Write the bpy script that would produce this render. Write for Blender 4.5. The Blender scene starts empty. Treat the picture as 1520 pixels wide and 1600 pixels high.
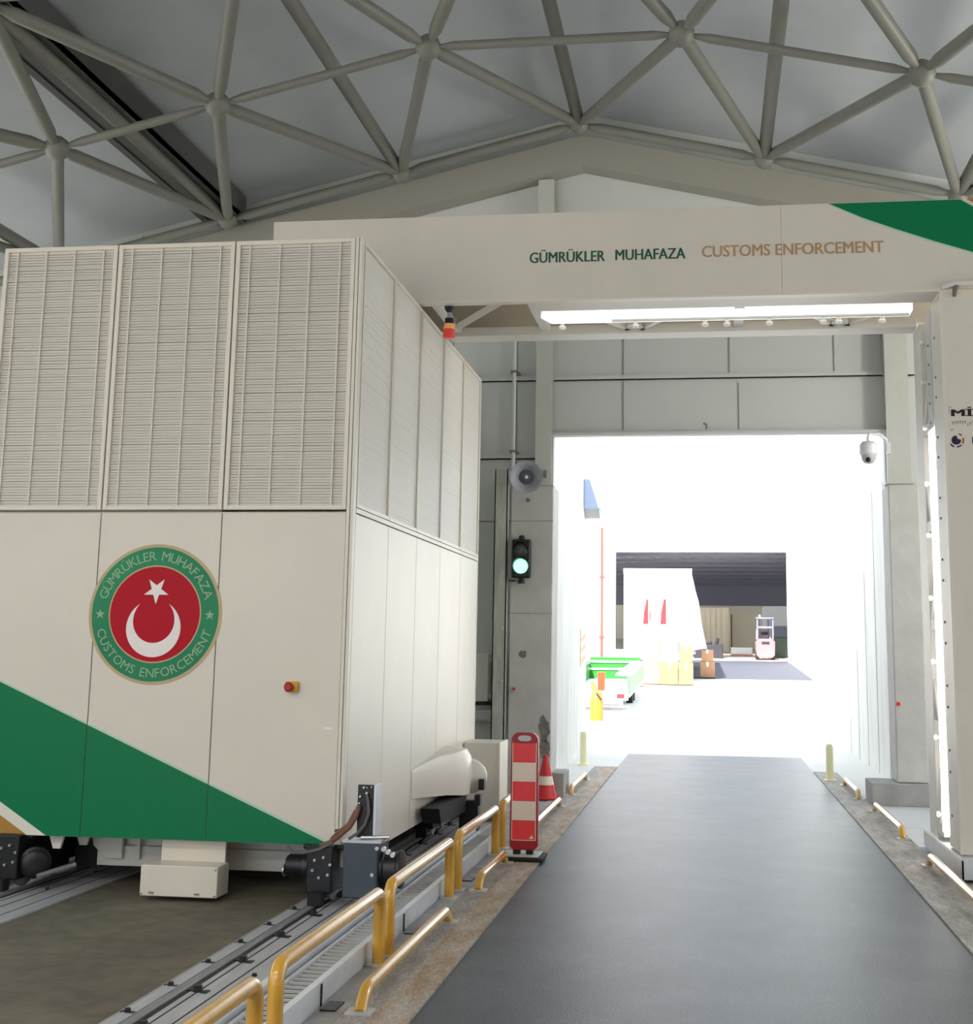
import bpy, bmesh, math, random
from mathutils import Vector, Matrix
random.seed(7)
C = bpy.context.scene.collection
PI = math.pi

# ------------------------------------------------------------------ camera, sky, sun, exposure
H = 1.9
R = ((0.99065611, 0.01294257, 0.13576802),      # camera right  (x, up, forward)
     (-0.00890914, -0.98721946, 0.15911743),    # camera down
     (-0.13609223, 0.15884023, 0.97787969))     # camera forward
F_PX, CX, CY = 2004.256, 830.855, 694.934
cam_data = bpy.data.cameras.new('camera')
cam = bpy.data.objects.new('camera', cam_data)
C.objects.link(cam)
rt = Vector((R[0][0], R[0][2], R[0][1])); up = -Vector((R[1][0], R[1][2], R[1][1])); bk = -Vector((R[2][0], R[2][2], R[2][1]))
m = Matrix((rt, up, bk)).transposed().to_4x4(); m.translation = (0, 0, H)
cam.matrix_world = m
cam_data.sensor_width = 36
cam_data.lens = F_PX / 1600 * 36
cam_data.shift_x = (760 - CX) / 1600
cam_data.shift_y = (CY - 800) / 1600
cam_data.clip_end = 500
sc = bpy.context.scene
sc.camera = cam
sc.view_settings.view_transform = 'Standard'
sc.view_settings.look = 'None'
sc.view_settings.gamma = 1
sc.view_settings.exposure = 0.12
sc.view_settings.use_curve_mapping = False

world = bpy.data.worlds.new('world'); sc.world = world
world.use_nodes = True
bg = world.node_tree.nodes['Background']
bg.inputs['Color'].default_value = (0.80, 0.90, 1.0, 1)
bg.inputs['Strength'].default_value = 2.0
sun_d = bpy.data.lights.new('sun', 'SUN'); sun_d.energy = 16; sun_d.angle = 0.02; sun_d.color = (1, 0.96, 0.88)
sun = bpy.data.objects.new('sun', sun_d); C.objects.link(sun)
SUN_FROM = Vector((-0.26, -0.80, 0.80))
sun.location = (-6, -12, 30)
sun.rotation_euler = SUN_FROM.to_track_quat('Z', 'Y').to_euler()

# ------------------------------------------------------------------ materials
def lin(c):
    return tuple((v / 12.92 if v <= 0.04045 else ((v + 0.055) / 1.055) ** 2.4) for v in (x / 255 for x in c))

def mat(name, col, rough=0.5, metal=0.0, var=0.0, scale=6.0, col2=None, bump=0.0, bscale=60.0, emit=None, estr=0.0, spec=0.5, stretch=None, c0=0.4, c1=0.7, grain=0.0, gscale=120.0, coat=0.0):
    mt = bpy.data.materials.new(name); mt.use_nodes = True
    nt = mt.node_tree; b = nt.nodes['Principled BSDF']
    c = lin(col)
    b.inputs['Base Color'].default_value = (*c, 1)
    b.inputs['Roughness'].default_value = rough
    b.inputs['Metallic'].default_value = metal
    b.inputs['Specular IOR Level'].default_value = spec
    tc = None
    if var or col2 or bump:
        tc = nt.nodes.new('ShaderNodeTexCoord'); src = tc.outputs['Object']
        if stretch:
            mp = nt.nodes.new('ShaderNodeMapping'); mp.inputs['Scale'].default_value = stretch
            nt.links.new(src, mp.inputs['Vector']); src = mp.outputs['Vector']
    if var or col2:
        n = nt.nodes.new('ShaderNodeTexNoise'); n.inputs['Scale'].default_value = scale; n.inputs['Detail'].default_value = 7; n.inputs['Roughness'].default_value = 0.62
        nt.links.new(src, n.inputs['Vector'])
        r = nt.nodes.new('ShaderNodeValToRGB')
        if col2: a, d = c, lin(col2)
        else: a, d = tuple(max(0, v * (1 - var)) for v in c), tuple(min(1, v * (1 + var)) for v in c)
        r.color_ramp.elements[0].position = c0; r.color_ramp.elements[0].color = (*a, 1)
        r.color_ramp.elements[1].position = c1; r.color_ramp.elements[1].color = (*d, 1)
        nt.links.new(n.outputs['Fac'], r.inputs['Fac']); nt.links.new(r.outputs['Color'], b.inputs['Base Color'])
    if bump:
        n2 = nt.nodes.new('ShaderNodeTexNoise'); n2.inputs['Scale'].default_value = bscale; n2.inputs['Detail'].default_value = 4
        nt.links.new(src, n2.inputs['Vector'])
        bp = nt.nodes.new('ShaderNodeBump'); bp.inputs['Strength'].default_value = bump; bp.inputs['Distance'].default_value = 0.01
        nt.links.new(n2.outputs['Fac'], bp.inputs['Height']); nt.links.new(bp.outputs['Normal'], b.inputs['Normal'])
    if coat:
        b.inputs['Coat Weight'].default_value = coat; b.inputs['Coat Roughness'].default_value = 0.18
    if grain:
        n3 = nt.nodes.new('ShaderNodeTexNoise'); n3.inputs['Scale'].default_value = gscale; n3.inputs['Detail'].default_value = 3
        nt.links.new(src, n3.inputs['Vector'])
        r3 = nt.nodes.new('ShaderNodeValToRGB')
        r3.color_ramp.elements[0].position = 0.38; r3.color_ramp.elements[0].color = (1 - grain, 1 - grain, 1 - grain, 1)
        r3.color_ramp.elements[1].position = 0.62; r3.color_ramp.elements[1].color = (1, 1, 1, 1)
        nt.links.new(n3.outputs['Fac'], r3.inputs['Fac'])
        mx = nt.nodes.new('ShaderNodeMix'); mx.data_type = 'RGBA'; mx.blend_type = 'MULTIPLY'; mx.inputs['Factor'].default_value = 1
        nt.links.new(r.outputs['Color'], mx.inputs['A']); nt.links.new(r3.outputs['Color'], mx.inputs['B']); nt.links.new(mx.outputs['Result'], b.inputs['Base Color'])
    if emit:
        b.inputs['Emission Color'].default_value = (*lin(emit), 1); b.inputs['Emission Strength'].default_value = estr
    return mt

M = {}
M['panel'] = mat('warm_white_panel', (229, 221, 208), 0.38, var=0.025, scale=1.3)
M['frame'] = mat('warm_white_frame', (232, 225, 212), 0.4)
M['slat'] = mat('louvre_slat', (232, 226, 217), 0.45)
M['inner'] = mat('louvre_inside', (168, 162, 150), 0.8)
M['green'] = mat('green_vinyl', (0, 122, 76), 0.4, spec=0.25)
M['green_edge'] = mat('pale_green_edge', (190, 220, 196), 0.4)
M['white_vinyl'] = mat('white_vinyl', (236, 230, 216), 0.4)
M['gold'] = mat('gold_vinyl', (176, 132, 52), 0.4)
M['orange_vinyl'] = mat('orange_vinyl', (196, 110, 40), 0.4)
M['green_text'] = mat('dark_green_lettering', (16, 84, 60), 0.4)
M['gold_text'] = mat('tan_lettering', (190, 150, 112), 0.4)
M['black_text'] = mat('black_lettering', (12, 12, 14), 0.4)
M['navy'] = mat('navy_mark', (26, 24, 66), 0.4)
M['red_mark'] = mat('red_mark', (190, 30, 50), 0.4)
M['pale_mark'] = mat('pale_grey_mark', (140, 138, 126), 0.5)
M['emb_gold'] = mat('emblem_gold', (196, 172, 128), 0.45)
M['emb_green'] = mat('emblem_green', (44, 140, 98), 0.5, var=0.10, scale=1.5, spec=0.25)
M['emb_red'] = mat('emblem_red', (188, 8, 34), 0.5, spec=0.2)
M['emb_white'] = mat('emblem_white', (246, 238, 236), 0.45)
M['emb_text'] = mat('emblem_lettering', (150, 184, 140), 0.45)
M['plate'] = mat('grey_white_steel', (225, 222, 214), 0.45, var=0.03, scale=3)
M['plate2'] = mat('light_steel', (198, 200, 200), 0.42, var=0.05, scale=5)
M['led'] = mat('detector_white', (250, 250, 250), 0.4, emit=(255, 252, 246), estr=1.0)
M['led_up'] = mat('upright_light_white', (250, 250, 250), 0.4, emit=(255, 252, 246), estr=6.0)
M['knob'] = mat('knob_white', (240, 240, 236), 0.4)
M['black'] = mat('black_steel', (24, 24, 28), 0.4, var=0.3, scale=9)
M['rubber'] = mat('black_rubber', (22, 21, 22), 0.75)
M['slate'] = mat('slate_motor_paint', (66, 76, 88), 0.4, var=0.06, scale=4)
M['chrome'] = mat('bare_bolt_steel', (205, 206, 210), 0.28, metal=0.9)
M['cable'] = mat('brown_hose', (120, 82, 66), 0.55)
M['cable2'] = mat('grey_cable', (96, 96, 96), 0.5)
M['yellow'] = mat('yellow_enamel', (222, 168, 58), 0.3, scale=4, col2=(196, 144, 44), coat=1.0)
M['asphalt'] = mat('asphalt', (66, 72, 81), 0.40, col2=(86, 94, 104), scale=1.6, bump=0.22, bscale=90, spec=0.42, grain=0.45, gscale=55)
M['kerb'] = mat('worn_kerb_concrete', (170, 146, 118), 0.65, grain=0.3, gscale=30, col2=(196, 190, 182), scale=3.0, stretch=(2.5, 0.8, 1), bump=0.5, bscale=40)
M['kerb2'] = mat('grey_kerb_concrete', (156, 150, 142), 0.7, grain=0.3, gscale=30, col2=(194, 190, 186), scale=3.0, stretch=(2.5, 0.8, 1), bump=0.4, bscale=40)
M['floor'] = mat('brown_dusty_concrete', (106, 99, 85), 0.75, col2=(126, 119, 103), scale=0.9, bump=0.15, bscale=25, grain=0.25, gscale=7)
M['apron'] = mat('grey_track_concrete', (150, 148, 146), 0.6, col2=(186, 186, 188), scale=3.5, bump=0.2, bscale=30)
M['trackplate'] = mat('track_steel_plate', (190, 190, 196), 0.42, metal=0.1, var=0.12, scale=4, stretch=(4, 0.6, 1))
M['groove'] = mat('track_groove', (40, 38, 36), 0.6, var=0.2)
M['railsteel'] = mat('rail_steel', (150, 150, 156), 0.4, metal=0.2, var=0.2, stretch=(6, 0.5, 1))
M['galv'] = mat('galvanised_sheet', (226, 230, 236), 0.28, metal=0.15, var=0.06, scale=5)
M['clad'] = mat('grey_wall_cladding', (206, 208, 204), 0.55, var=0.02, scale=0.8)
M['cladline'] = mat('cladding_joint', (140, 141, 134), 0.6)
M['steelcol'] = mat('painted_column_steel', (196, 197, 188), 0.45, var=0.03)
M['conc'] = mat('column_concrete', (196, 194, 189), 0.8, col2=(210, 209, 204), scale=2.2, bump=0.15, bscale=18)
M['conc2'] = mat('plinth_concrete', (150, 148, 146), 0.85, col2=(176, 174, 170), scale=2.5, bump=0.3, bscale=14)
M['spall'] = mat('spalled_concrete', (138, 134, 128), 0.9, var=0.25, scale=14, bump=0.5, bscale=30)
M['galvpost'] = mat('weathered_guard_steel', (176, 178, 168), 0.5, col2=(200, 201, 192), scale=3, stretch=(6, 6, 1))
M['rafter'] = mat('beige_gable_beam', (156, 153, 142), 0.55)
M['roof'] = mat('roof_sheet', (196, 201, 206), 0.55, var=0.03, scale=1.2)
M['tube'] = mat('space_frame_paint', (128, 128, 120), 0.5, var=0.04)
M['gutter'] = mat('dark_gutter_steel', (84, 84, 82), 0.6)
M['red'] = mat('signal_red', (240, 40, 50), 0.38)
M['dkred'] = mat('deep_red_plastic', (168, 16, 34), 0.4)
M['refl'] = mat('white_reflective', (246, 226, 208), 0.4, var=0.02, scale=20)
M['redrefl'] = mat('red_reflective', (255, 58, 66), 0.4, var=0.06, scale=14)
M['cone'] = mat('cone_red', (214, 44, 48), 0.45)
M['tl_black'] = mat('signal_housing', (22, 26, 26), 0.45)
M['lens_off'] = mat('dark_lens', (70, 78, 76), 0.15)
M['lens_green'] = mat('lit_green_lens', (150, 245, 205), 0.2, emit=(140, 255, 200), estr=2.2)
M['horn'] = mat('grey_horn_plastic', (168, 170, 178), 0.4)
M['horn_dark'] = mat('horn_throat', (96, 100, 104), 0.5)
M['beacon_red'] = mat('beacon_red_glass', (226, 70, 66), 0.25, emit=(226, 60, 50), estr=0.15)
M['beacon_amber'] = mat('beacon_amber_glass', (246, 176, 116), 0.25, emit=(246, 150, 70), estr=0.15)
M['estop_y'] = mat('stop_yellow', (226, 176, 50), 0.4)
M['fill_lamp_glass'] = mat('fill_lamp_glass', (255, 246, 230), 0.3, emit=(255, 238, 210), estr=6.0)
M['globe'] = mat('fill_globe_glass', (255, 250, 240), 0.3, emit=(255, 246, 232), estr=130.0)
M['cam'] = mat('camera_white', (226, 228, 230), 0.35)
M['yard'] = mat('pale_yard_concrete', (214, 213, 210), 0.85, var=0.03, scale=0.6)
M['yardgrey'] = mat('grey_ramp_asphalt', (72, 74, 86), 0.85, var=0.05)
M['white_wall'] = mat('white_render_wall', (232, 231, 226), 0.8, col2=(214, 212, 206), scale=1.2, stretch=(1, 2.5, 0.5))
M['facade'] = mat('white_facade', (236, 236, 236), 0.8)
M['facjoint'] = mat('facade_joint', (196, 198, 200), 0.8)
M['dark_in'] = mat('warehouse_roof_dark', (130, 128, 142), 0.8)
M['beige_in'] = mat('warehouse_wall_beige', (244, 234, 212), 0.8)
M['trailer_w'] = mat('trailer_white', (236, 236, 236), 0.5)
M['tarp'] = mat('trailer_tarp', (226, 226, 228), 0.7, var=0.08, scale=3)
M['card'] = mat('cardboard_pale', (150, 116, 72), 0.8, var=0.06)
M['card2'] = mat('cardboard_tan', (186, 142, 110), 0.8, var=0.06)
M['card3'] = mat('cardboard_cream', (150, 126, 84), 0.8, var=0.06)
M['tgreen'] = mat('trailer_green', (20, 110, 30), 0.5)
M['tgreen2'] = mat('trailer_pale_green', (84, 146, 90), 0.5)
M['blue'] = mat('blue_unit', (186, 200, 232), 0.5)
M['fork_red'] = mat('forklift_red', (196, 110, 116), 0.5, var=0.1)
M['fork_grey'] = mat('forklift_grey', (112, 114, 134), 0.5)
M['dk'] = mat('dark_machine', (30, 30, 42), 0.6)
M['dkgreen'] = mat('dark_green_bin', (70, 86, 78), 0.6)
M['bollard'] = mat('bollard_yellow', (250, 243, 196), 0.5)
M['drum'] = mat('drum_yellow', (206, 118, 34), 0.5)
M['drum_or'] = mat('panel_orange', (200, 60, 24), 0.5)
M['pipe_red'] = mat('red_pipe', (170, 70, 60), 0.5)
M['acgrey'] = mat('unit_grey', (190, 192, 196), 0.6)

# ------------------------------------------------------------------ mesh helpers
class MB:
    def __init__(s): s.v = []; s.f = []
    def add(s, vs, fs):
        o = len(s.v); s.v += [tuple(v) for v in vs]; s.f += [tuple(i + o for i in f) for f in fs]; return s
    def box(s, x0, x1, y0, y1, z0, z1):
        vs = [(x, y, z) for x in (x0, x1) for y in (y0, y1) for z in (z0, z1)]
        return s.add(vs, [(0, 1, 3, 2), (4, 6, 7, 5), (0, 4, 5, 1), (2, 3, 7, 6), (0, 2, 6, 4), (1, 5, 7, 3)])
    def prism(s, poly, axis, a0, a1):
        # poly: list of 2d points; axis 'x': (y,z), 'y': (x,z), 'z': (x,y)
        def p(u, w, a): return {'x': (a, u, w), 'y': (u, a, w), 'z': (u, w, a)}[axis]
        n = len(poly); vs = [p(u, w, a0) for u, w in poly] + [p(u, w, a1) for u, w in poly]
        fs = [tuple(range(n)), tuple(range(2 * n - 1, n - 1, -1))] + [(i, i + n, (i + 1) % n + n, (i + 1) % n) for i in range(n)]
        return s.add(vs, fs)
    def tube(s, pts, r, n=12, cap=True):
        pts = [Vector(p) for p in pts]; rr = r if isinstance(r, (list, tuple)) else [r] * len(pts)
        t = (pts[1] - pts[0]).normalized(); a = Vector((0, 0, 1)) if abs(t.z) < 0.9 else Vector((1, 0, 0))
        u = t.cross(a).normalized(); vs = []
        for i, p in enumerate(pts):
            if i == 0: t = (pts[1] - pts[0]).normalized()
            elif i == len(pts) - 1: t = (pts[-1] - pts[-2]).normalized()
            else: t = ((pts[i + 1] - p).normalized() + (p - pts[i - 1]).normalized()).normalized()
            u = (u - t * u.dot(t)).normalized(); w = t.cross(u)
            for k in range(n):
                an = 2 * PI * k / n; vs.append(p + (u * math.cos(an) + w * math.sin(an)) * rr[i])
        fs = [(i * n + k, i * n + (k + 1) % n, (i + 1) * n + (k + 1) % n, (i + 1) * n + k) for i in range(len(pts) - 1) for k in range(n)]
        if cap: fs += [tuple(range(n - 1, -1, -1)), tuple(range((len(pts) - 1) * n, len(pts) * n))]
        return s.add(vs, fs)
    def cyl(s, p0, p1, r0, r1=None, n=20):
        return s.tube([p0, p1], [r0, r0 if r1 is None else r1], n)
    def lathe(s, prof, origin, axis=(0, 0, 1), n=28):
        o = Vector(origin); t = Vector(axis).normalized(); a = Vector((0, 0, 1)) if abs(t.z) < 0.9 else Vector((1, 0, 0))
        u = t.cross(a).normalized(); w = t.cross(u); vs = []
        for r, h in prof:
            for k in range(n):
                an = 2 * PI * k / n; vs.append(o + t * h + (u * math.cos(an) + w * math.sin(an)) * max(r, 1e-4))
        fs = [(i * n + k, i * n + (k + 1) % n, (i + 1) * n + (k + 1) % n, (i + 1) * n + k) for i in range(len(prof) - 1) for k in range(n)]
        fs += [tuple(range(n - 1, -1, -1)), tuple(range((len(prof) - 1) * n, len(prof) * n))]
        return s.add(vs, fs)
    def ball(s, c, r, n=16, sz=1.0):
        k = n // 2
        return s.lathe([(r * math.sin(PI * i / k), -r * sz * math.cos(PI * i / k)) for i in range(k + 1)], c, (0, 0, 1), n)

def wloc(o):
    v = Vector((0, 0, 0))
    while o is not None: v += o.location; o = o.parent
    return v

def obj(name, mb, material, parent=None, bevel=0.0, smooth=True, label=None):
    me = bpy.data.meshes.new(name)
    if parent is None:
        xs = list(zip(*mb.v)); org = Vector(((min(xs[0]) + max(xs[0])) / 2, (min(xs[1]) + max(xs[1])) / 2, min(xs[2])))
    else: org = wloc(parent)
    me.from_pydata([(v[0] - org.x, v[1] - org.y, v[2] - org.z) for v in mb.v], [], mb.f)
    bm = bmesh.new(); bm.from_mesh(me); bmesh.ops.recalc_face_normals(bm, faces=bm.faces); bm.to_mesh(me); bm.free()
    o = bpy.data.objects.new(name, me); C.objects.link(o)
    me.materials.append(material if not isinstance(material, str) else M[material])
    if smooth:
        me.shade_smooth(); me.set_sharp_from_angle(angle=math.radians(35))
    if bevel:
        b = o.modifiers.new('bevel', 'BEVEL'); b.width = bevel; b.segments = 2; b.limit_method = 'ANGLE'; b.angle_limit = math.radians(40)
    if parent is None: o.location = org
    else: o.parent = parent
    if label: o['label'] = label
    return o

def tag(o, label, cat, group=None):
    o['label'] = label; o['category'] = cat
    if group: o['group'] = group
    return o

def thing(name, label, cat, loc=(0, 0, 0), group=None):
    o = bpy.data.objects.new(name, None); C.objects.link(o); o.location = loc; o.empty_display_size = 0.1
    return tag(o, label, cat, group)

def struct(name, mb, material, bevel=0.0, label=None):
    o = obj(name, mb, material, None, bevel); o['kind'] = 'structure'
    if label: o['label'] = label
    return o

def dup(o, parent=None, loc=None, label=None):
    c = o.copy(); C.objects.link(c); c.parent = parent
    if loc is not None: c.location = loc
    if label: c['label'] = label
    for ch in list(o.children): dup(ch, c)
    return c

def text_geo(body, size, bold=0.0, spacing=1.0, extrude=0.001):
    cu = bpy.data.curves.new('t', 'FONT'); cu.body = body; cu.size = size; cu.offset = bold; cu.space_character = spacing; cu.extrude = extrude
    cu.resolution_u = 3
    ob = bpy.data.objects.new('t', cu); C.objects.link(ob)
    dg = bpy.context.evaluated_depsgraph_get(); ev = ob.evaluated_get(dg); me = ev.to_mesh()
    vs = [tuple(v.co) for v in me.vertices]; fs = [tuple(p.vertices) for p in me.polygons]
    ev.to_mesh_clear(); bpy.data.objects.remove(ob); bpy.data.curves.remove(cu)
    return vs, fs

def text_front(mb, body, x0, x1, z0, height, y, bold=0.0, spacing=1.0):
    """lettering standing on a wall that faces the road's near end: fits x0..x1, capital height `height`"""
    vs, fs = text_geo(body, 1.0, 0, spacing)
    xa = min(v[0] for v in vs); xb = max(v[0] for v in vs)
    cap, _ = text_geo('H', 1.0); zc = max(v[1] for v in cap)
    for k, dx in enumerate((-bold, 0, bold) if bold else (0,)):
        mb.add([(x0 + dx * height + (v[0] - xa) / (xb - xa) * (x1 - x0), y - 0.002 - v[2] - 0.0002 * k, z0 + v[1] / zc * height) for v in vs], fs)

def ring_pts(cx, cz, r, n=64, a0=0, a1=2 * PI):
    return [(cx + r * math.cos(a0 + (a1 - a0) * i / n), cz + r * math.sin(a0 + (a1 - a0) * i / n)) for i in range(n)]

def clip_x(poly, xa, xb):
    def half(p, x, keep):
        out = []
        for i in range(len(p)):
            a, b = p[i], p[(i + 1) % len(p)]; ia, ib = keep(a[0]), keep(b[0])
            if ia: out.append(a)
            if ia != ib:
                t = (x - a[0]) / (b[0] - a[0]); out.append((x, a[1] + t * (b[1] - a[1])))
        return out
    p = half(poly, xa, lambda v: v >= xa)
    return half(p, xb, lambda v: v <= xb) if p else p

# ------------------------------------------------------------------ the hall: floor, road, walls, roof
struct('floor', MB().box(-13, -3.10, -9, 17.6, -0.2, 0), 'floor')
struct('floor_track', MB().box(-3.10, -1.93, -9, 17.6, -0.2, 0.0), 'apron')
struct('floor_road', MB().box(-1.55, 1.66, -9, 25.0, -0.2, 0.0), 'asphalt')
struct('floor_right', MB().box(2.03, 9, -9, 17.6, -0.2, 0.0), 'apron')
struct('trim_1', MB().box(-1.76, -1.55, -9, 22, -0.2, 0.014), 'kerb', label='worn brown kerb strip left of the road')
struct('trim_2', MB().box(1.66, 1.84, -9, 22, -0.2, 0.014), 'kerb2', label='worn kerb strip right of the road')
struct('trim_12', MB().box(-1.93, -1.76, -9, 22, -0.2, 0.012), 'kerb2', label='grey concrete strip under the low kerb bars on the left')
struct('trim_13', MB().box(1.84, 2.03, -9, 22, -0.2, 0.012), 'kerb2', label='grey concrete strip under the low kerb bars on the right')
OPX0, OPX1, OPZ = -12.0, -2.5, 6.2                       # opening added behind the camera to let daylight onto the front faces
RZ, RX, RS = 9.62, -1.74, 0.235                        # ridge height, ridge line, slope
def roofz(x): return RZ - RS * abs(x - RX)
mb = MB()
th = 0.08
mb.prism([(-13, roofz(-13)), (RX, RZ), (9, roofz(9)), (9, roofz(9) + th), (RX, RZ + th), (-13, roofz(-13) + th)], 'y', -9, 17.75)
struct('ceiling', mb, 'roof')
# front wall (far end) around the door opening; door x -2.12..2.36, top 4.89
mb = MB()
mb.prism([(-13, 0), (-2.69, 0), (-2.69, 4.15), (-2.14, 4.15), (-2.14, 4.89), (2.36, 4.89), (2.36, 4.15), (2.76, 4.15), (2.76, 0), (9, 0), (9, roofz(9)), (RX, RZ), (-13, roofz(-13))], 'y', 17.6, 17.75)
struct('wall_front', mb, 'clad')
mb = MB(); mb.box(9, 9.1, -9, 17.6, 6.8, roofz(9)); mb.box(9, 9.1, -9, 7.5, 0, 6.8)           # unseen right wall, opened up to let daylight onto cabin and far wall
for y in (12.4, 17.3): mb.box(9, 9.1, y, y + 0.3, 0, 6.8)
struct('wall_right', mb, 'clad')
struct('floor_side_yard', MB().box(9, 60, -9, 17.6, -0.2, -0.001), 'yard')
struct('floor_side_yard_left', MB().box(-60, -13, -9, 17.6, -0.2, -0.001), 'yard')
mb = MB().prism([(-13, 0), (OPX0, 0), (OPX0, OPZ), (OPX1, OPZ), (OPX1, 0), (9, 0), (9, roofz(9)), (RX, RZ), (-13, roofz(-13))], 'y', -9.15, -9)
struct('wall_back', mb, 'clad')
struct('floor_forecourt', MB().box(-40, 40, -70, -9, -0.2, -0.001), 'yard')
mb = MB(); mb.box(-13.1, -13, -9, 17.6, 0, 2.6); mb.box(-13.1, -13, -9, 17.6, 5.8, roofz(-13))  # unseen left wall, its opening shaped to let daylight into the hall
for y in (-9, -2.5, 4, 10.5, 17.3): mb.box(-13.1, -13, y, y + 0.3, 2.6, 5.8)
struct('wall_left', mb, 'clad')
# cladding joints and girts
mb = MB()
for x in (-8.4, -7.2, -6.0, -4.8, -3.6, -2.68): mb.box(x - 0.008, x + 0.008, 17.592, 17.602, 0.3, 8.0)
for x, z0, z1 in ((-1.17, 4.95, 7.6), (0.3, 5.75, 7.6), (0.42, 4.95, 5.6), (1.72, 5.75, 7.6)): mb.box(x - 0.008, x + 0.008, 17.592, 17.602, z0, z1)
mb.box(-4.2, -2.7, 17.592, 17.602, 3.67, 3.69)
struct('trim_3', mb, 'cladline', label='vertical joints of the grey wall cladding')
for i, (a, b, z) in enumerate(((-8, -2.38, 5.66), (-2.14, 2.36, 5.66), (-8, -2.38, 4.55), (2.66, 9, 5.66))):
    g = MB(); g.box(a, b, 17.555, 17.59, z - 0.008, z + 0.012); g.box(a, b, 17.555, 17.565, z - 0.012, z + 0.07)
    struct('trim_%d' % (4 + i), g, 'clad', label='thin horizontal steel girt on the cladding')
mb = MB()
def band(xa, xb, d0, d1): return [(xa, roofz(xa) - d0), (xb, roofz(xb) - d0), (xb, roofz(xb) - d1), (xa, roofz(xa) - d1)]
for a, b in ((-9, RX), (RX, 8)): mb.prism(band(a, b, 0.46, 0.90), 'y', 17.25, 17.58)
struct('trim_8', mb, 'rafter', label='beige sloping beam along the gable')
# ------------------------------------------------------------------ roof space frame
sf = thing('space_frame', 'grey tubular roof space frame with ball joints under the roof sheets', 'roof frame', (RX, 10, 7.9))
Tz = lambda x: 9.17 - 0.24 * abs(x + 1.74)
Bz = lambda x: 8.74 - 0.232 * abs(x + 1.62)
TX = [-1.74 + 2.53 * k for k in range(-4, 4)]
BX = [-9.6, -7.25, -5.38, -3.0, -0.24, 2.22, 4.75]
TY = [16.9, 10.6, 4.3]; BY = [12.9, 7.0]
T = {(i, j): (x, y, Tz(x)) for i, x in enumerate(TX) for j, y in enumerate(TY)}
Bn = {(i, j): (x, y, Bz(x)) for i, x in enumerate(BX) for j, y in enumerate(BY)}
ball = MB().ball((0, 0, 0), 0.13, 16)
nn = 0
def node(p, r=1.0):
    b = MB().ball(p, 0.125 * r, 14)
    obj('ball_joint', b, 'tube', sf)
for p in T.values(): node(p, 1.1)
for p in Bn.values(): node(p, 1.15)
def tb(name, a, b, r):
    a, b = Vector(a), Vector(b); d = (b - a).normalized(); t = MB()
    t.tube([a + d * 0.1, a + d * 0.3, b - d * 0.3, b - d * 0.1], [r * 0.45, r, r, r * 0.45], 12)
    obj(name, t, 'tube', sf)
for (i, j), p in T.items():
    if (i + 1, j) in T: tb('top_chord', p, T[(i + 1, j)], 0.07)
    if (i, j + 1) in T: tb('top_chord', p, T[(i, j + 1)], 0.085)
for (i, j), p in Bn.items():
    if (i + 1, j) in Bn: tb('bottom_chord', p, Bn[(i + 1, j)], 0.05)
    for q in ((i, j), (i + 1, j), (i, j + 1), (i + 1, j + 1)):
        if q in T: tb('diagonal_tube', p, T[q], 0.075)
g = MB(); g.box(-7.25, -6.65, -6, 17.2, 8.02, 8.10); g.box(-7.25, -7.15, -6, 17.2, 8.0, 8.36); g.box(-6.75, -6.65, -6, 17.2, 8.0, 8.40)
tag(obj('gutter_beam', g, 'gutter'), 'long dark valley gutter beam under the left part of the roof', 'gutter')

# ------------------------------------------------------------------ fill lamps added out of view behind the camera to brighten the hall
LAMPW = 110
for i, (x, y) in enumerate(((-8.5, -5.5), (-5, -5.5), (-1.5, -5.5), (-8.5, 0.5), (-5, 0.5), (-1.5, 0.5), (2.5, -5.5))):
    t = thing('fill_lamp', 'added round fill lamp hanging unseen behind the viewpoint', 'lamp', (x, y, 6.6), 'added fill lamps of the hall')
    obj('fill_lamp_shade', MB().lathe([(0.08, 0.32), (0.12, 0.30), (0.30, 0.05), (0.32, 0.0), (0.30, 0.01), (0.11, 0.27)], (x, y, 6.6), (0, 0, 1), 28), 'knob', t)
    obj('hanger', MB().cyl((x, y, 6.9), (x, y, roofz(x)), 0.015, None, 8), 'tube', t)
    obj('fill_lamp_glass', MB().cyl((x, y, 6.64), (x, y, 6.66), 0.26, None, 24), 'fill_lamp_glass', t)
    ld = bpy.data.lights.new('lamp', 'AREA'); ld.shape = 'DISK'; ld.size = 0.5; ld.energy = LAMPW; ld.color = (1.0, 0.93, 0.82)
    lo = bpy.data.objects.new('fill_light', ld); C.objects.link(lo); lo.parent = t; lo.location = (0, 0, -0.02)

for x, y in ((6.6, 13.6),):  # unseen lamp added to brighten the cabin flank and far wall
    t = thing('fill_globe', 'added white globe fill lamp, unseen behind the portal tower', 'lamp', (x, y, 5.6), 'added fill lamps of the right bay')
    obj('globe', MB().ball((x, y, 5.6), 0.28, 24), 'globe', t)
    obj('hanger', MB().cyl((x, y, 5.86), (x, y, roofz(x)), 0.015, None, 8), 'tube', t)

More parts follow.
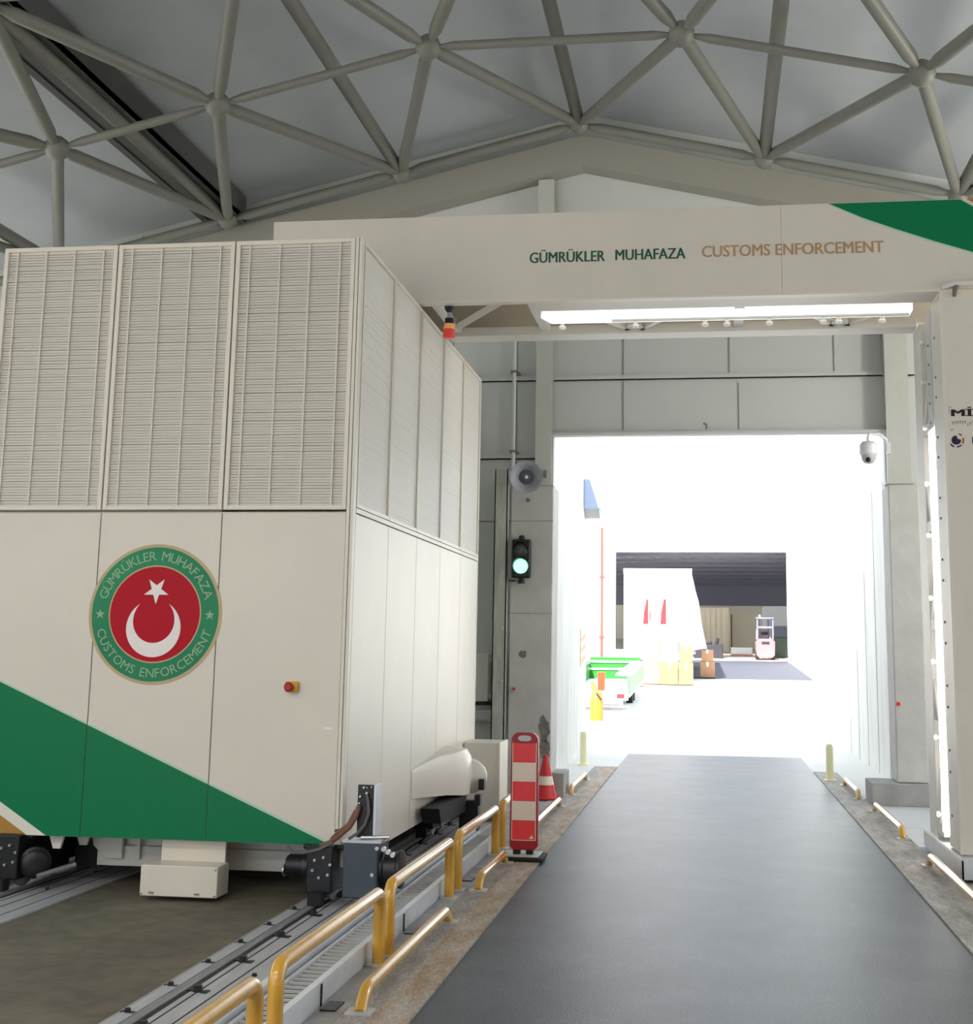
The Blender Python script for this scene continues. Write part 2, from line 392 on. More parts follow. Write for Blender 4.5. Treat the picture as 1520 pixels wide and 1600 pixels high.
# ------------------------------------------------------------------ wall columns, plinths and fittings
def column(name, xa, xb, label):
    t = thing(name, label, 'column', ((xa + xb) / 2, 17.35, 4.2), 'steel columns beside the door')
    mb = MB(); mb.box(xa, xb, 17.36, 17.375, 4.17, 8.56 if xa < 0 else 8.2); mb.box(xa, xb, 17.56, 17.575, 4.17, 8.56 if xa < 0 else 8.2); mb.box((xa + xb) / 2 - 0.008, (xa + xb) / 2 + 0.008, 17.375, 17.56, 4.17, 8.56 if xa < 0 else 8.2)
    mb.box(xa + 0.01, xa + 0.02, 17.37, 17.57, 4.17, 8.56 if xa < 0 else 8.2)
    obj('shaft', mb, 'steelcol', t)
    obj('base_plate', MB().box(xa - 0.03, xb + 0.03, 17.33, 17.58, 4.15, 4.17), 'steelcol', t)
column('steel_column', -2.37, -2.14, 'pale steel column above the loudspeaker, left of the bright door')
column('steel_column', 2.36, 2.66, 'pale steel column above the dome camera, right of the bright door')
mb = MB().box(-2.69, -2.11, 17.36, 18.0, 0, 4.15)
pl = tag(obj('concrete_pillar', mb, 'conc', bevel=0.012), 'tall concrete pillar carrying the green traffic light', 'pillar', 'concrete pillars of the door')
mb = MB(); mb.box(2.36, 2.75, 17.36, 18.0, 0.30, 4.15)
tag(obj('concrete_pillar', mb, 'conc', bevel=0.012), 'tall concrete pillar right of the bright door, beside the truss column', 'pillar', 'concrete pillars of the door')
mb = MB().box(-2.11, -1.93, 17.36, 18.0, 0, 0.31)
tag(obj('concrete_plinth', mb, 'conc2', bevel=0.01), 'low concrete plinth at the left foot of the door behind the cone', 'plinth')
mb = MB().box(2.03, 2.75, 17.30, 18.0, 0, 0.295)
tag(obj('concrete_plinth', mb, 'conc2', bevel=0.01), 'low chipped concrete plinth at the right foot of the door', 'plinth')
def blotch(name, cx, cz, rx, rz, y, parent, n=22, seed=1):
    rnd = random.Random(seed); pts = []
    for i in range(n):
        a = 2 * PI * i / n; k = 0.72 + 0.5 * rnd.random(); pts.append((cx + rx * k * math.cos(a), cz + rz * k * math.sin(a)))
    return obj(name, MB().prism(pts, 'y', y - 0.004, y + 0.01), 'spall', parent, label='dark spalled patch of concrete')
blotch('spalled_patch', -2.50, 1.86, 0.055, 0.05, 17.36, pl, seed=3)
blotch('spalled_patch', -2.20, 0.88, 0.085, 0.16, 17.36, pl, seed=4)
blotch('spalled_patch', -2.19, 0.60, 0.07, 0.12, 17.36, pl, seed=5)
blotch('spalled_patch', -2.46, 3.95, 0.03, 0.03, 17.36, pl, seed=6)
mb = MB().box(-2.69, -2.11, 17.356, 17.362, 3.655, 3.667); mb.box(-2.69, -2.11, 17.356, 17.362, 2.40, 2.41)
obj('pour_line', mb, 'conc2', pl)
mb = MB().box(2.2, 2.3, 17.352, 17.36, 1.35, 1.42)
tag(obj('red_marker_plate', MB().cyl((2.40, 17.36, 1.29), (2.40, 17.33, 1.29), 0.025), 'red'), 'tiny red reflector on the right concrete pillar', 'reflector')
# spandrel under the roof between columns is the wall itself; lintel flashing
struct('trim_10', MB().box(-2.16, 2.38, 17.44, 17.6, 4.86, 4.90), 'clad', label='bottom edge of the cladding above the door')
# conduit pipe
t = thing('conduit_pipe', 'thin vertical grey conduit on the cladding left of the loudspeaker', 'pipe', (-2.68, 17.35, 4.4))
obj('pipe', MB().tube([(-2.68, 17.4, 4.30), (-2.68, 17.4, 7.6)], 0.026), 'clad', t)
for z in (4.62, 5.75, 6.6): obj('clamp', MB().box(-2.73, -2.63, 17.36, 17.6, z, z + 0.03), 'spall', t)
# guard post (angle)
t = thing('corner_guard', 'weathered galvanised guard post standing beside the concrete pillar', 'guard post', (-2.8, 17.2, 0))
mb = MB(); mb.box(-2.90, -2.72, 17.22, 17.235, 0, 4.36); mb.box(-2.90, -2.885, 17.22, 17.36, 0, 4.36); mb.box(-2.735, -2.72, 17.22, 17.36, 0, 4.36)
obj('channel', mb, 'galvpost', t)
for z in (0.9, 1.5, 2.2, 2.95): obj('bolt', MB().cyl((-2.76, 17.22, z), (-2.76, 17.205, z), 0.018), 'chrome', t)
# small switch cabinet behind cabin corner
t = thing('switch_box', 'narrow grey switch box on the wall behind the cabin corner', 'electrical box', (-3.05, 17.45, 1.2))
obj('enclosure', MB().box(-3.22, -2.98, 17.42, 17.6, 1.22, 1.86), 'plate', t, 0.01)
obj('bracket', MB().box(-3.2, -2.95, 17.46, 17.6, 1.17, 1.205), 'black', t)
obj('bracket', MB().box(-2.98, -2.92, 17.48, 17.6, 1.74, 1.8), 'plate', t)
obj('bracket', MB().box(-2.98, -2.92, 17.48, 17.6, 1.26, 1.32), 'plate', t)
t = thing('wall_trunking', 'short pale trunking box below the narrow switch box', 'trunking', (-3.05, 17.45, 0.95))
obj('trunk_body', MB().box(-3.25, -2.93, 17.44, 17.6, 0.96, 1.10), 'plate', t, 0.008)
obj('trunk_lid', MB().box(-3.23, -2.95, 17.425, 17.445, 0.98, 1.08), 'plate2', t, 0.004)

# horn loudspeaker
t = thing('horn_loudspeaker', 'round grey horn loudspeaker high on the left concrete pillar', 'loudspeaker', (-2.46, 17.0, 4.2))
ax = Vector((0.12, -1, -0.16)).normalized(); o0 = Vector((-2.45, 17.12, 4.24))
prof = [(0.05, -0.16), (0.055, -0.05), (0.075, 0.02), (0.11, 0.09), (0.165, 0.15), (0.213, 0.19), (0.222, 0.195), (0.222, 0.203), (0.205, 0.20), (0.155, 0.155), (0.10, 0.10), (0.06, 0.05), (0.03, 0.03)]
obj('horn', MB().lathe(prof, o0, ax, 40), 'horn', t)
obj('throat_cone', MB().lathe([(0.035, 0.03), (0.11, 0.085), (0.115, 0.10), (0.06, 0.115), (0.055, 0.135), (0.02, 0.14)], o0, ax, 28), 'horn_dark', t)
obj('phase_plug', MB().ball(o0 + ax * 0.16, 0.026), 'cam', t)
obj('bracket', MB().tube([o0 - ax * 0.06, (-2.45, 17.3, 4.22), (-2.45, 17.36, 4.22)], 0.025), 'horn', t)
obj('wall_plate', MB().box(-2.52, -2.38, 17.345, 17.36, 4.12, 4.32), 'horn', t)
obj('clip', MB().box(-2.235, -2.20, 17.30, 17.36, 4.26, 4.36), 'spall', t)

# traffic light
t = thing('traffic_light', 'black two-lamp traffic light with its lower green lamp lit', 'traffic light', (-2.52, 17.3, 2.9))
obj('housing', MB().box(-2.648, -2.395, 17.17, 17.30, 2.875, 3.395), 'tl_black', t, 0.02)
for z, nm, mm in ((3.255, 'upper_lamp', 'lens_off'), (3.03, 'lower_lamp', 'lens_green')):
    L = obj(nm, MB().lathe([(0.098, 0), (0.098, 0.02), (0.075, 0.038), (0.04, 0.048), (0.0, 0.05)], (-2.52, 17.17, z), (0, -1, 0), 32), mm, t, label='lit green lamp' if 'low' in nm else 'unlit grey lamp')
    pr = [(0.105 * math.cos(a), 0.105 * math.sin(a)) for a in [PI * (-0.08 + 1.16 * i / 20) for i in range(21)]]
    vz = MB(); n = len(pr)
    vs = [(-2.52 + x, 17.17, z + y) for x, y in pr] + [(-2.52 + x, 17.17 - (0.05 + 0.05 * max(y, 0) / 0.105), z + y) for x, y in pr]
    vs += [(-2.52 + x * 1.05, 17.17, z + y * 1.05) for x, y in pr] + [(-2.52 + x * 1.05, 17.17 - (0.05 + 0.05 * max(y, 0) / 0.105), z + y * 1.05) for x, y in pr]
    fs = [(i, i + 1, n + i + 1, n + i) for i in range(n - 1)] + [(2 * n + i, 3 * n + i, 3 * n + i + 1, 2 * n + i + 1) for i in range(n - 1)] + [(n + i, n + i + 1, 3 * n + i + 1, 3 * n + i) for i in range(n - 1)]
    vz.add(vs, fs); obj('visor', vz, 'tl_black', t)
for z0, z1 in ((3.395, 3.45), (2.80, 2.875)):
    mb = MB().cyl((-2.52, 17.24, z0), (-2.52, 17.24, z1), 0.05, 0.035); mb.box(-2.545, -2.495, 17.24, 17.36, (z0 + z1) / 2 - 0.02, (z0 + z1) / 2 + 0.02)
    obj('mount', mb, 'tl_black', t)
obj('lead', MB().tube([(-2.62, 17.34, 2.84), (-2.69, 17.345, 2.84), (-2.70, 17.35, 2.86)], 0.008), 'tl_black', t)

# small push button on pillar
t = thing('push_button', 'tiny orange push button on the left concrete pillar', 'button', (-2.60, 17.34, 1.39))
obj('box', MB().box(-2.66, -2.585, 17.33, 17.36, 1.36, 1.43), 'acgrey', t, 0.004)
obj('button', MB().cyl((-2.61, 17.33, 1.395), (-2.61, 17.31, 1.395), 0.022), 'drum_or', t)

# dome camera
t = thing('security_camera', 'white dome security camera hanging from a bracket right of the door', 'camera', (2.17, 17.3, 4.5))
obj('bracket', MB().tube([(2.36, 17.36, 4.60), (2.34, 17.3, 4.74), (2.25, 17.25, 4.80), (2.12, 17.22, 4.80), (2.10, 17.2, 4.76), (2.10, 17.2, 4.70)], 0.022), 'cam', t)
obj('wall_plate', MB().box(2.35, 2.40, 17.3, 17.40, 4.55, 4.70), 'cam', t)
obj('housing', MB().lathe([(0.03, 0.17), (0.08, 0.165), (0.115, 0.12), (0.12, 0.0), (0.105, -0.02)], (2.10, 17.2, 4.53), (0, 0, 1), 28), 'cam', t)
obj('dome', MB().lathe([(0.10, 0), (0.09, -0.06), (0.06, -0.10), (0, -0.115)], (2.10, 17.2, 4.51), (0, 0, 1), 28), 'plate2', t)
obj('lens', MB().ball((2.08, 17.11, 4.44), 0.035), 'tl_black', t)
tag(obj('wall_hook', MB().tube([(-0.02, 17.44, 4.94), (-0.02, 17.38, 4.98), (-0.06, 17.38, 5.0)], 0.015), 'spall'), 'small dark hook at the lower edge of the cladding above the door', 'hook')

# ------------------------------------------------------------------ scanner cabin
CXL, CXR, CY0, CY1, CZ0, CZM, CZ1 = -5.88, -2.77, 9.75, 15.3, 0.43, 2.97, 5.21
cab = thing('scanner_cabin', 'large white scanner cabin with louvred top, round red emblem and green diagonal stripe', 'scanner cabin', (-4.32, 12.5, 0))
mb = MB()
mb.box(CXL + 0.08, CXR - 0.06, CY0 + 0.05, CY1 - 0.05, CZ0 + 0.02, CZM)           # solid lower body
mb.box(CXL + 0.05, CXR - 0.02, CY0 + 0.02, CY1 - 0.02, CZ1 - 0.05, CZ1 - 0.01)    # roof
mb.box(CXL + 0.03, CXL + 0.07, CY0 + 0.05, CY1 - 0.05, CZM, CZ1 - 0.05)           # left side
mb.box(CXL + 0.05, CXR - 0.05, CY1 - 0.07, CY1 - 0.03, CZM, CZ1 - 0.05)           # back side
obj('cabin_body', mb, 'panel', cab)
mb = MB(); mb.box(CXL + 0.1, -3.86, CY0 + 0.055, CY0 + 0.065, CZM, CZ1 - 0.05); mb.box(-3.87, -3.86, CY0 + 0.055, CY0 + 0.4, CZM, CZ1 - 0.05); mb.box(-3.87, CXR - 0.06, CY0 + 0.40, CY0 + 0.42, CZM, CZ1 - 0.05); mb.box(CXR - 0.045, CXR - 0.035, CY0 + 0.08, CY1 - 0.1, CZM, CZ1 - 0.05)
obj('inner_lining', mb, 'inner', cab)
seams = [CXL, -4.86, -3.84, -2.82]
for a, b in zip(seams[:-1], seams[1:]):
    p = obj('front_panel', MB().box(a + 0.004, b - 0.004, CY0, CY0 + 0.05, CZ0, CZM - 0.012), 'panel', cab, 0.003)
ys = [9.84, 10.90, 12.0, 13.1, 14.2, 15.3]
for a, b in zip(ys[:-1], ys[1:]):
    obj('side_panel', MB().box(CXR - 0.06, CXR, a + 0.004, b - 0.004, 0.26, CZM - 0.012), 'panel', cab, 0.003)
# corner post (rounded strip) at the near right edge
mb = MB(); mb.box(-2.822, -2.795, CY0 - 0.004, CY0 + 0.05, CZ0 + 0.12, CZ1); mb.box(-2.79, CXR + 0.004, CY0 - 0.004, CY0 + 0.075, CZ0 + 0.1, CZ1)
obj('corner_post', mb, 'frame', cab, 0.004)
obj('corner_post', MB().box(CXR - 0.05, CXR + 0.003, CY1 - 0.05, CY1 + 0.003, CZ0, CZ1), 'frame', cab, 0.004)
obj('corner_bracket', MB().box(-2.87, CXR + 0.004, CY0 - 0.008, CY0 + 0.10, CZ0 - 0.02, CZ0 + 0.1), 'panel', cab, 0.004)
# louvre panels
def louvre(axis, a, b, z0, z1, fw=0.036):
    fr = MB(); sl = MB(); ba = MB()
    def bx(m, u0, u1, d0, d1, w0, w1):
        if axis == 'y': m.box(u0, u1, CY0 + d0, CY0 + d1, w0, w1)
        else: m.box(CXR - d1, CXR - d0, u0, u1, w0, w1)
    hk = 0.89 if axis == 'y' else 0.95
    bx(fr, a, a + fw, -0.005, 0.05, z0, z1); bx(fr, b - fw, b, -0.005, 0.05, z0, z1)
    bx(fr, a + fw, b - fw, -0.005, 0.05, z0, z0 + fw); bx(fr, a + fw, b - fw, -0.005, 0.05, z1 - fw, z1)
    n = 94; h = (z1 - z0 - 2 * fw) / n
    for i in range(n):
        w = z0 + fw + i * h
        ja = random.uniform(-0.0018, 0.0018)
        u0, u1 = a + fw, b - fw
        if axis == 'y': vs = [(u0, CY0 + 0.012, w + ja), (u1, CY0 + 0.012, w + ja), (u1, CY0 + 0.024, w + h * hk + ja), (u0, CY0 + 0.024, w + h * hk + ja), (u0, CY0 + 0.014, w - 0.003 + ja), (u1, CY0 + 0.014, w - 0.003 + ja), (u1, CY0 + 0.026, w + h * hk - 0.003 + ja), (u0, CY0 + 0.026, w + h * hk - 0.003 + ja)]
        else: vs = [(CXR - 0.012, u0, w + ja), (CXR - 0.012, u1, w + ja), (CXR - 0.015, u1, w + h * hk + ja), (CXR - 0.015, u0, w + h * hk + ja), (CXR - 0.014, u0, w - 0.003 + ja), (CXR - 0.014, u1, w - 0.003 + ja), (CXR - 0.017, u1, w + h * hk - 0.003 + ja), (CXR - 0.017, u0, w + h * hk - 0.003 + ja)]
        sl.add(vs, [(0, 1, 2, 3), (7, 6, 5, 4), (0, 4, 5, 1), (1, 5, 6, 2), (2, 6, 7, 3), (3, 7, 4, 0)])
    w = b - a
    for k in ((0.115, 0.37, 0.62, 0.875) if axis == 'y' else ()): bx(ba, a + w * k - 0.006, a + w * k + 0.006, 0.002, 0.014, z0 + fw, z1 - fw)
    p = obj('louvre_panel', fr, 'frame', cab, 0.003)
    obj('slats', sl, 'slat', p, smooth=False)
    if ba.v: obj('ladder_bars', ba, 'frame', p)
for a, b in zip(seams[:-1], seams[1:]): louvre('y', a + 0.006, b - 0.006, CZM + 0.012, CZ1 - 0.005)
for a, b in zip(ys[:-1], ys[1:]): louvre('x', a + 0.006, b - 0.006, CZM + 0.04, CZ1 - 0.005, 0.034)
mb = MB().box(CXR - 0.03, CXR + 0.006, 9.83, 15.3, CZM - 0.005, CZM + 0.035)
obj('side_sill', mb, 'frame', cab, 0.003)
# shapes standing in for the pale and dark reflections on the louvres
mb = MB().box(-3.78, -3.50, CY0 + 0.14, CY0 + 0.3, 3.42, 3.72)
obj('reflection_shape', mb, 'inner', cab, 0.02)
mb = MB(); mb.lathe([(0.13, 0), (0.13, 0.22), (0.09, 0.33), (0.05, 0.36)], (-3.34, CY0 + 0.22, 3.05), (0, 0, 1), 24); mb.box(-3.44, -3.37, CY0 + 0.12, CY0 + 0.25, 3.2, 3.72)
obj('reflection_shape', mb, 'knob', cab, 0.0)
# stripes (vinyl over the panels, cut at the panel joints)
def stripe(name, poly, m, d, label):
    mb = MB()
    for a, b in zip(seams[:-1], seams[1:]):
        q = clip_x(poly, a + 0.003, b - 0.003)
        if len(q) > 2: mb.prism(q, 'y', CY0 - d, CY0 + 0.004)
    obj(name, mb, m, cab, label=label, smooth=False)
def lp(p, q, x): return p[1] + (q[1] - p[1]) / (q[0] - p[0]) * (x - p[0])
g0, g1, g2, g3 = (-5.623, 1.605), (-2.859, 0.438), (-5.139, 0.432), (-5.545, 0.679)
XL = CXL + 0.02
stripe('green_stripe', [(XL, lp(g0, g1, XL)), g1, (-2.85, 0.432), g2, (XL, lp(g2, g3, XL))], 'green', 0.0025, 'broad green diagonal stripe')
stripe('stripe_edge', [(XL, lp(g0, g1, XL) + 0.014), (g1[0] + 0.02, g1[1] + 0.012), g1, (XL, lp(g0, g1, XL))], 'green_edge', 0.002, 'thin pale edge of the green stripe')
w0, w1 = (-5.536, 0.577), (-5.299, 0.432)
stripe('white_stripe', [(XL, lp(g2, g3, XL)), g2, w1, (XL, lp(w0, w1, XL))], 'white_vinyl', 0.0015, 'thin white diagonal stripe')
stripe('gold_stripe', [(XL, lp(w0, w1, XL)), w1, (XL, 0.432)], 'gold', 0.0022, 'gold corner stripe')
# emblem
ex, ez, er = -4.354, 2.152, 0.553
em = obj('emblem', MB().prism(ring_pts(ex, ez, er, 96), 'y', CY0 - 0.004, CY0 + 0.004), 'emb_gold', cab, label='round gold-rimmed customs emblem')
def disc(name, r, d, m): obj(name, MB().prism(ring_pts(ex, ez, r, 96), 'y', CY0 - d, CY0), m, em)
disc('green_ring', er * 0.955, 0.005, 'emb_green'); disc('gold_ring', er * 0.695, 0.006, 'emb_gold'); disc('red_disc', er * 0.675, 0.007, 'emb_red')
def star(cx, cz, r, rot):
    return [(cx + (r if i % 2 == 0 else r * 0.382) * math.cos(rot + PI * i / 5), cz + (r if i % 2 == 0 else r * 0.382) * math.sin(rot + PI * i / 5)) for i in range(10)]
def poly_y(mb, pts, d0, d1, c):
    n = len(pts); vs = [(p[0], CY0 - d0, p[1]) for p in pts] + [(p[0], CY0 - d1, p[1]) for p in pts] + [(c[0], CY0 - d1, c[1])]
    mb.add(vs, [(i, (i + 1) % n, (i + 1) % n + n, i + n) for i in range(n)] + [(n + i, n + (i + 1) % n, 2 * n) for i in range(n)])
mb = MB(); sp = star(ex + 0.004, ez + 0.185, 0.108, -PI / 2); poly_y(mb, sp, 0.006, 0.0095, (ex + 0.004, ez + 0.185)); obj('star', mb, 'emb_white', em)
# crescent: outer circle, inner circle shifted up, opening upwards
oc, orr, ic, ir = (ex - 0.004, ez - 0.112), 0.226, (ex - 0.004, ez - 0.057), 0.170; N = 48
ao, ai = math.radians(60), math.radians(51)
out = [(oc[0] + orr * math.cos(ao - (2 * ao + PI) * i / N), oc[1] + orr * math.sin(ao - (2 * ao + PI) * i / N)) for i in range(N + 1)]
inn = [(ic[0] + (ir + 0.013 * abs(2 * i / N - 1) ** 4) * math.cos(ai - (2 * ai + PI) * i / N), ic[1] + (ir + 0.013 * abs(2 * i / N - 1) ** 4) * math.sin(ai - (2 * ai + PI) * i / N)) for i in range(N + 1)]
mb = MB(); vs = [(p[0], CY0 - 0.0095, p[1]) for p in out + inn] + [(p[0], CY0 - 0.006, p[1]) for p in out + inn]; k = N + 1
fs = [(i, i + 1, k + i + 1, k + i) for i in range(N)] + [(2 * k + i, 2 * k + i + 1, i + 1, i) for i in range(N)] + [(k + i, k + i + 1, 3 * k + i + 1, 3 * k + i) for i in range(N)]
mb.add(vs, fs); obj('crescent', mb, 'emb_white', em)
for sx in (-1, 1):
    mb = MB(); c = (ex + sx * er * 0.825, ez - 0.005); poly_y(mb, star(c[0], c[1], 0.042, PI / 2), 0.004, 0.0075, c); obj('small_star', mb, 'emb_text', em)
def arc_text(body, r, amid, span, size, top):
    words = [MB()]
    wid = []
    for ch in body:
        if ch == ' ': wid.append(0.45); continue
        vs, _ = text_geo(ch, 1.0); wid.append(max(v[0] for v in vs) - min(v[0] for v in vs) + 0.16)
    tot = sum(wid); acc = 0
    for q, (ch, w) in enumerate(zip(body, wid)):
        t_ = (acc + w / 2) / tot; acc += w
        if ch == ' ': words.append(MB()); continue
        a = amid + (span / 2 - span * t_ if top else -span / 2 + span * t_)
        vs, fs = text_geo(ch, size, 0); xm = (max(v[0] for v in vs) + min(v[0] for v in vs)) / 2
        rot = a - PI / 2 if top else a + PI / 2
        ca, sa = math.cos(rot), math.sin(rot); base = (ex + r * math.cos(a), ez + r * math.sin(a))
        words[-1].add([(base[0] + (v[0] - xm) * ca - v[1] * sa, CY0 - 0.006 - 0.0004 * (q % 2) - v[2], base[1] + (v[0] - xm) * sa + v[1] * ca) for v in vs], fs)
    return words
for w_ in arc_text('GÜMRÜKLER MUHAFAZA', er * 0.765, PI / 2, 2.62, 0.106, True) + arc_text('CUSTOMS ENFORCEMENT', er * 0.895, -PI / 2, 2.62, 0.100, False):
    obj('lettering', w_, 'emb_text', em)
# emergency stop on the front panel
e = obj('stop_box', MB().box(-3.245, -3.15, CY0 - 0.05, CY0, 1.565, 1.645), 'estop_y', cab, 0.006, label='yellow emergency stop box')
obj('stop_button', MB().lathe([(0.016, 0), (0.016, 0.02), (0.034, 0.025), (0.036, 0.04), (0.024, 0.05)], (-3.205, CY0 - 0.05, 1.605), (0, -1, 0), 20), 'dkred', e, label='red stop button')
obj('small_label', MB().box(-2.94, -2.87, CY0 - 0.002, CY0, 1.285, 1.305), 'knob', cab)
# underframe
mb = MB(); mb.box(-4.95, -3.05, CY0 + 0.5, CY0 + 0.62, 0.14, 0.30); mb.box(-4.95, -3.05, CY0 + 0.54, CY0 + 0.62, 0.30, 0.43)
mb.prism([(-5.0, 0.43), (-4.72, 0.43), (-4.72, 0.2), (-4.86, 0.2), (-4.97, 0.3)], 'y', CY0 + 0.46, CY0 + 0.5); mb.box(-4.60, -4.57, CY0 + 0.46, CY0 + 0.5, 0.2, 0.43)
obj('underframe', mb, 'plate', cab, 0.005)
mb = MB(); mb.box(-5.72, -5.60, CY0 + 0.9, CY1 - 0.2, 0.05, 0.44); mb.box(-5.2, -4.98, CY0 + 0.62, CY0 + 0.8, 0.10, 0.44); mb.box(-5.6, -3.0, CY0 + 2.2, CY0 + 2.3, 0.06, 0.44)
obj('under_shade_block', mb, 'black', cab)  # black blocks added to give the shade under the cabin
bx_ = obj('junction_box', MB().box(-4.295, -3.685, CY0 - 0.12, CY0 + 0.12, 0.035, 0.262), 'panel', cab, 0.008, label='white box hung under the cabin')
mb = MB()
for x in (-4.20, -3.84): mb.box(x - 0.02, x + 0.02, CY0 - 0.128, CY0 - 0.118, 0.055, 0.068)
for x, z in ((-4.28, 0.05), (-3.70, 0.05), (-3.70, 0.24)): mb.cyl((x, CY0 - 0.118, z), (x, CY0 - 0.126, z), 0.008, None, 8)
obj('latch', mb, 'pale_mark', bx_)
obj('hanger_plate', MB().box(-4.24, -3.72, CY0 + 0.12, CY0 + 0.15, 0.24, 0.44), 'panel', cab, 0.004)
for x in (-5.10, -4.99):
    mb = MB().prism([(x - 0.07, 0.43), (x + 0.06, 0.43), (x + 0.03, 0.32), (x - 0.03, 0.32)], 'y', CY0 + 0.1 + (x + 5.1) * 2, CY0 + 0.13 + (x + 5.1) * 2)
    obj('stiffener', mb, 'plate', cab, 0.003)
# wheel bogies
def bogie(x, y, near):
    mb = MB(); mb.box(x - 0.10, x + 0.10, y - 0.10, y + 0.75, 0.10, 0.44); mb.box(x - 0.16, x + 0.16, y + 0.0, y + 0.7, 0.40, 0.44)
    b = obj('wheel_bogie', mb, 'black', cab, 0.012, label='black wheel bogie on the track rail')
    for dy in (0.08, 0.56):
        w = MB().lathe([(0.03, -0.07), (0.155, -0.07), (0.155, -0.05), (0.135, -0.045), (0.135, 0.045), (0.155, 0.05), (0.155, 0.07), (0.03, 0.07)], (x, y + dy, 0.186), (1, 0, 0), 30)
        obj('wheel', w, 'railsteel', b)
    h = MB().lathe([(0.02, 0), (0.115, 0), (0.115, 0.05), (0.09, 0.06), (0.09, 0.16), (0.075, 0.19), (0.03, 0.2)], (x - 0.10, y + 0.05, 0.27), (-1, 0, 0), 28)
    obj('hub', h, 'black', b)
    bl = MB()
    for i in range(6):
        a = i * PI / 3 + 0.3; bl.cyl((x + 0.02 + 0.07 * math.cos(a), y - 0.10, 0.29 + 0.075 * math.sin(a)), (x + 0.02 + 0.07 * math.cos(a), y - 0.118, 0.29 + 0.075 * math.sin(a)), 0.011, None, 8)
    bl.cyl((x - 0.30, y + 0.02, 0.24), (x - 0.308, y + 0.02, 0.24), 0.045, None, 16); bl.box(x - 0.05, x + 0.03, y - 0.12, y - 0.10, 0.095, 0.115)
    obj('bolts', bl, 'chrome', b)
    obj('track_brush', MB().box(x - 0.05, x + 0.05, y - 0.2, y - 0.10, 0.032, 0.12), 'rubber', b)
    return b
b1 = bogie(-2.90, CY0 - 0.02, True)
bogie(-2.90, 13.3, False)
b3 = bogie(-5.42, CY0 + 0.02, True)
obj('end_hub', MB().lathe([(0.02, -0.1), (0.12, -0.1), (0.12, 0.02), (0.10, 0.03), (0.10, 0.06), (0.08, 0.075), (0.03, 0.08)], (-5.24, CY0 + 0.05, 0.22), (0.55, -1, 0), 28), 'black', b3)
obj('end_rod', MB().cyl((-5.18, CY0 - 0.02, 0.13), (-4.98, CY0 + 0.2, 0.19), 0.018), 'railsteel', b3)
# drive motor on near right bogie
mo = obj('drive_motor', MB().box(-2.72, -2.455, CY0 - 0.12, CY0 + 0.22, 0.075, 0.47), 'slate', cab, 0.012, label='slate-blue drive motor beside the near bogie')
mb = MB().lathe([(0.14, 0), (0.14, 0.02), (0.125, 0.03), (0.125, 0.12), (0.14, 0.13), (0.14, 0.15), (0.09, 0.16)], (-2.455, CY0 + 0.05, 0.27), (1, 0, 0), 28)
obj('gearbox', mb, 'black', mo)
mb = MB().box(-2.74, -2.44, CY0 - 0.09, CY0 + 0.05, 0.47, 0.49); mb.cyl((-2.60, CY0 - 0.06, 0.505), (-2.38, CY0 - 0.06, 0.515), 0.016)
obj('flange', mb, 'chrome', mo)
mb = MB()
for x, z in ((-2.49, 0.25), (-2.46, 0.44)): mb.cyl((x, CY0 - 0.12, z), (x, CY0 - 0.135, z), 0.014, None, 10)
for i in range(3): mb.cyl((-2.42 + 0.035 * i, CY0 - 0.06, 0.43 - 0.02 * i), (-2.42 + 0.035 * i, CY0 - 0.09, 0.43 - 0.02 * i), 0.018, None, 10)
obj('bolts', mb, 'chrome', mo)
cb = obj('cable_bracket', MB().box(-2.648, -2.515, CY0 - 0.02, CY0 + 0.0, 0.50, 0.885), 'black', cab, 0.003, label='tall black connector plate above the motor')
obj('side_flange', MB().box(-2.515, -2.495, CY0 - 0.05, CY0 + 0.12, 0.52, 0.89), 'galv', cb, 0.002)
mb = MB()
for x, z, r in ((-2.60, 0.865, 0.011), (-2.575, 0.865, 0.007), (-2.575, 0.825, 0.014), (-2.625, 0.80, 0.012), (-2.63, 0.75, 0.010), (-2.635, 0.72, 0.014), (-2.54, 0.87, 0.008)):
    mb.lathe([(r, 0), (r, 0.012), (r * 0.6, 0.02)], (x, CY0 - 0.02, z), (0, -1, 0), 12)
obj('connectors', mb, 'chrome', cb)
obj('hose', MB().tube([(-2.63, CY0 - 0.04, 0.73), (-2.645, CY0 - 0.06, 0.66), (-2.69, CY0 - 0.08, 0.58), (-2.77, CY0 - 0.1, 0.51), (-2.83, CY0 - 0.1, 0.465), (-2.90, CY0 - 0.1, 0.44)], 0.02, 10), 'cable', cb)
obj('hose', MB().tube([(-2.655, CY0 - 0.04, 0.70), (-2.70, CY0 - 0.07, 0.60), (-2.78, CY0 - 0.1, 0.535), (-2.82, CY0 - 0.1, 0.49)], 0.012, 10), 'cable', cb)
obj('cable', MB().tube([(-2.575, CY0 - 0.035, 0.82), (-2.555, CY0 - 0.05, 0.76), (-2.55, CY0 - 0.055, 0.68), (-2.575, CY0 - 0.06, 0.60), (-2.62, CY0 - 0.09, 0.54), (-2.68, CY0 - 0.12, 0.50)], 0.011, 10), 'cable2', cb)
obj('cable', MB().tube([(-2.80, CY0 - 0.12, 0.47), (-2.90, CY0 - 0.14, 0.42), (-3.02, CY0 - 0.13, 0.39), (-3.12, CY0 - 0.1, 0.385), (-3.17, CY0 - 0.05, 0.42)], 0.012, 10), 'cable2', cb)
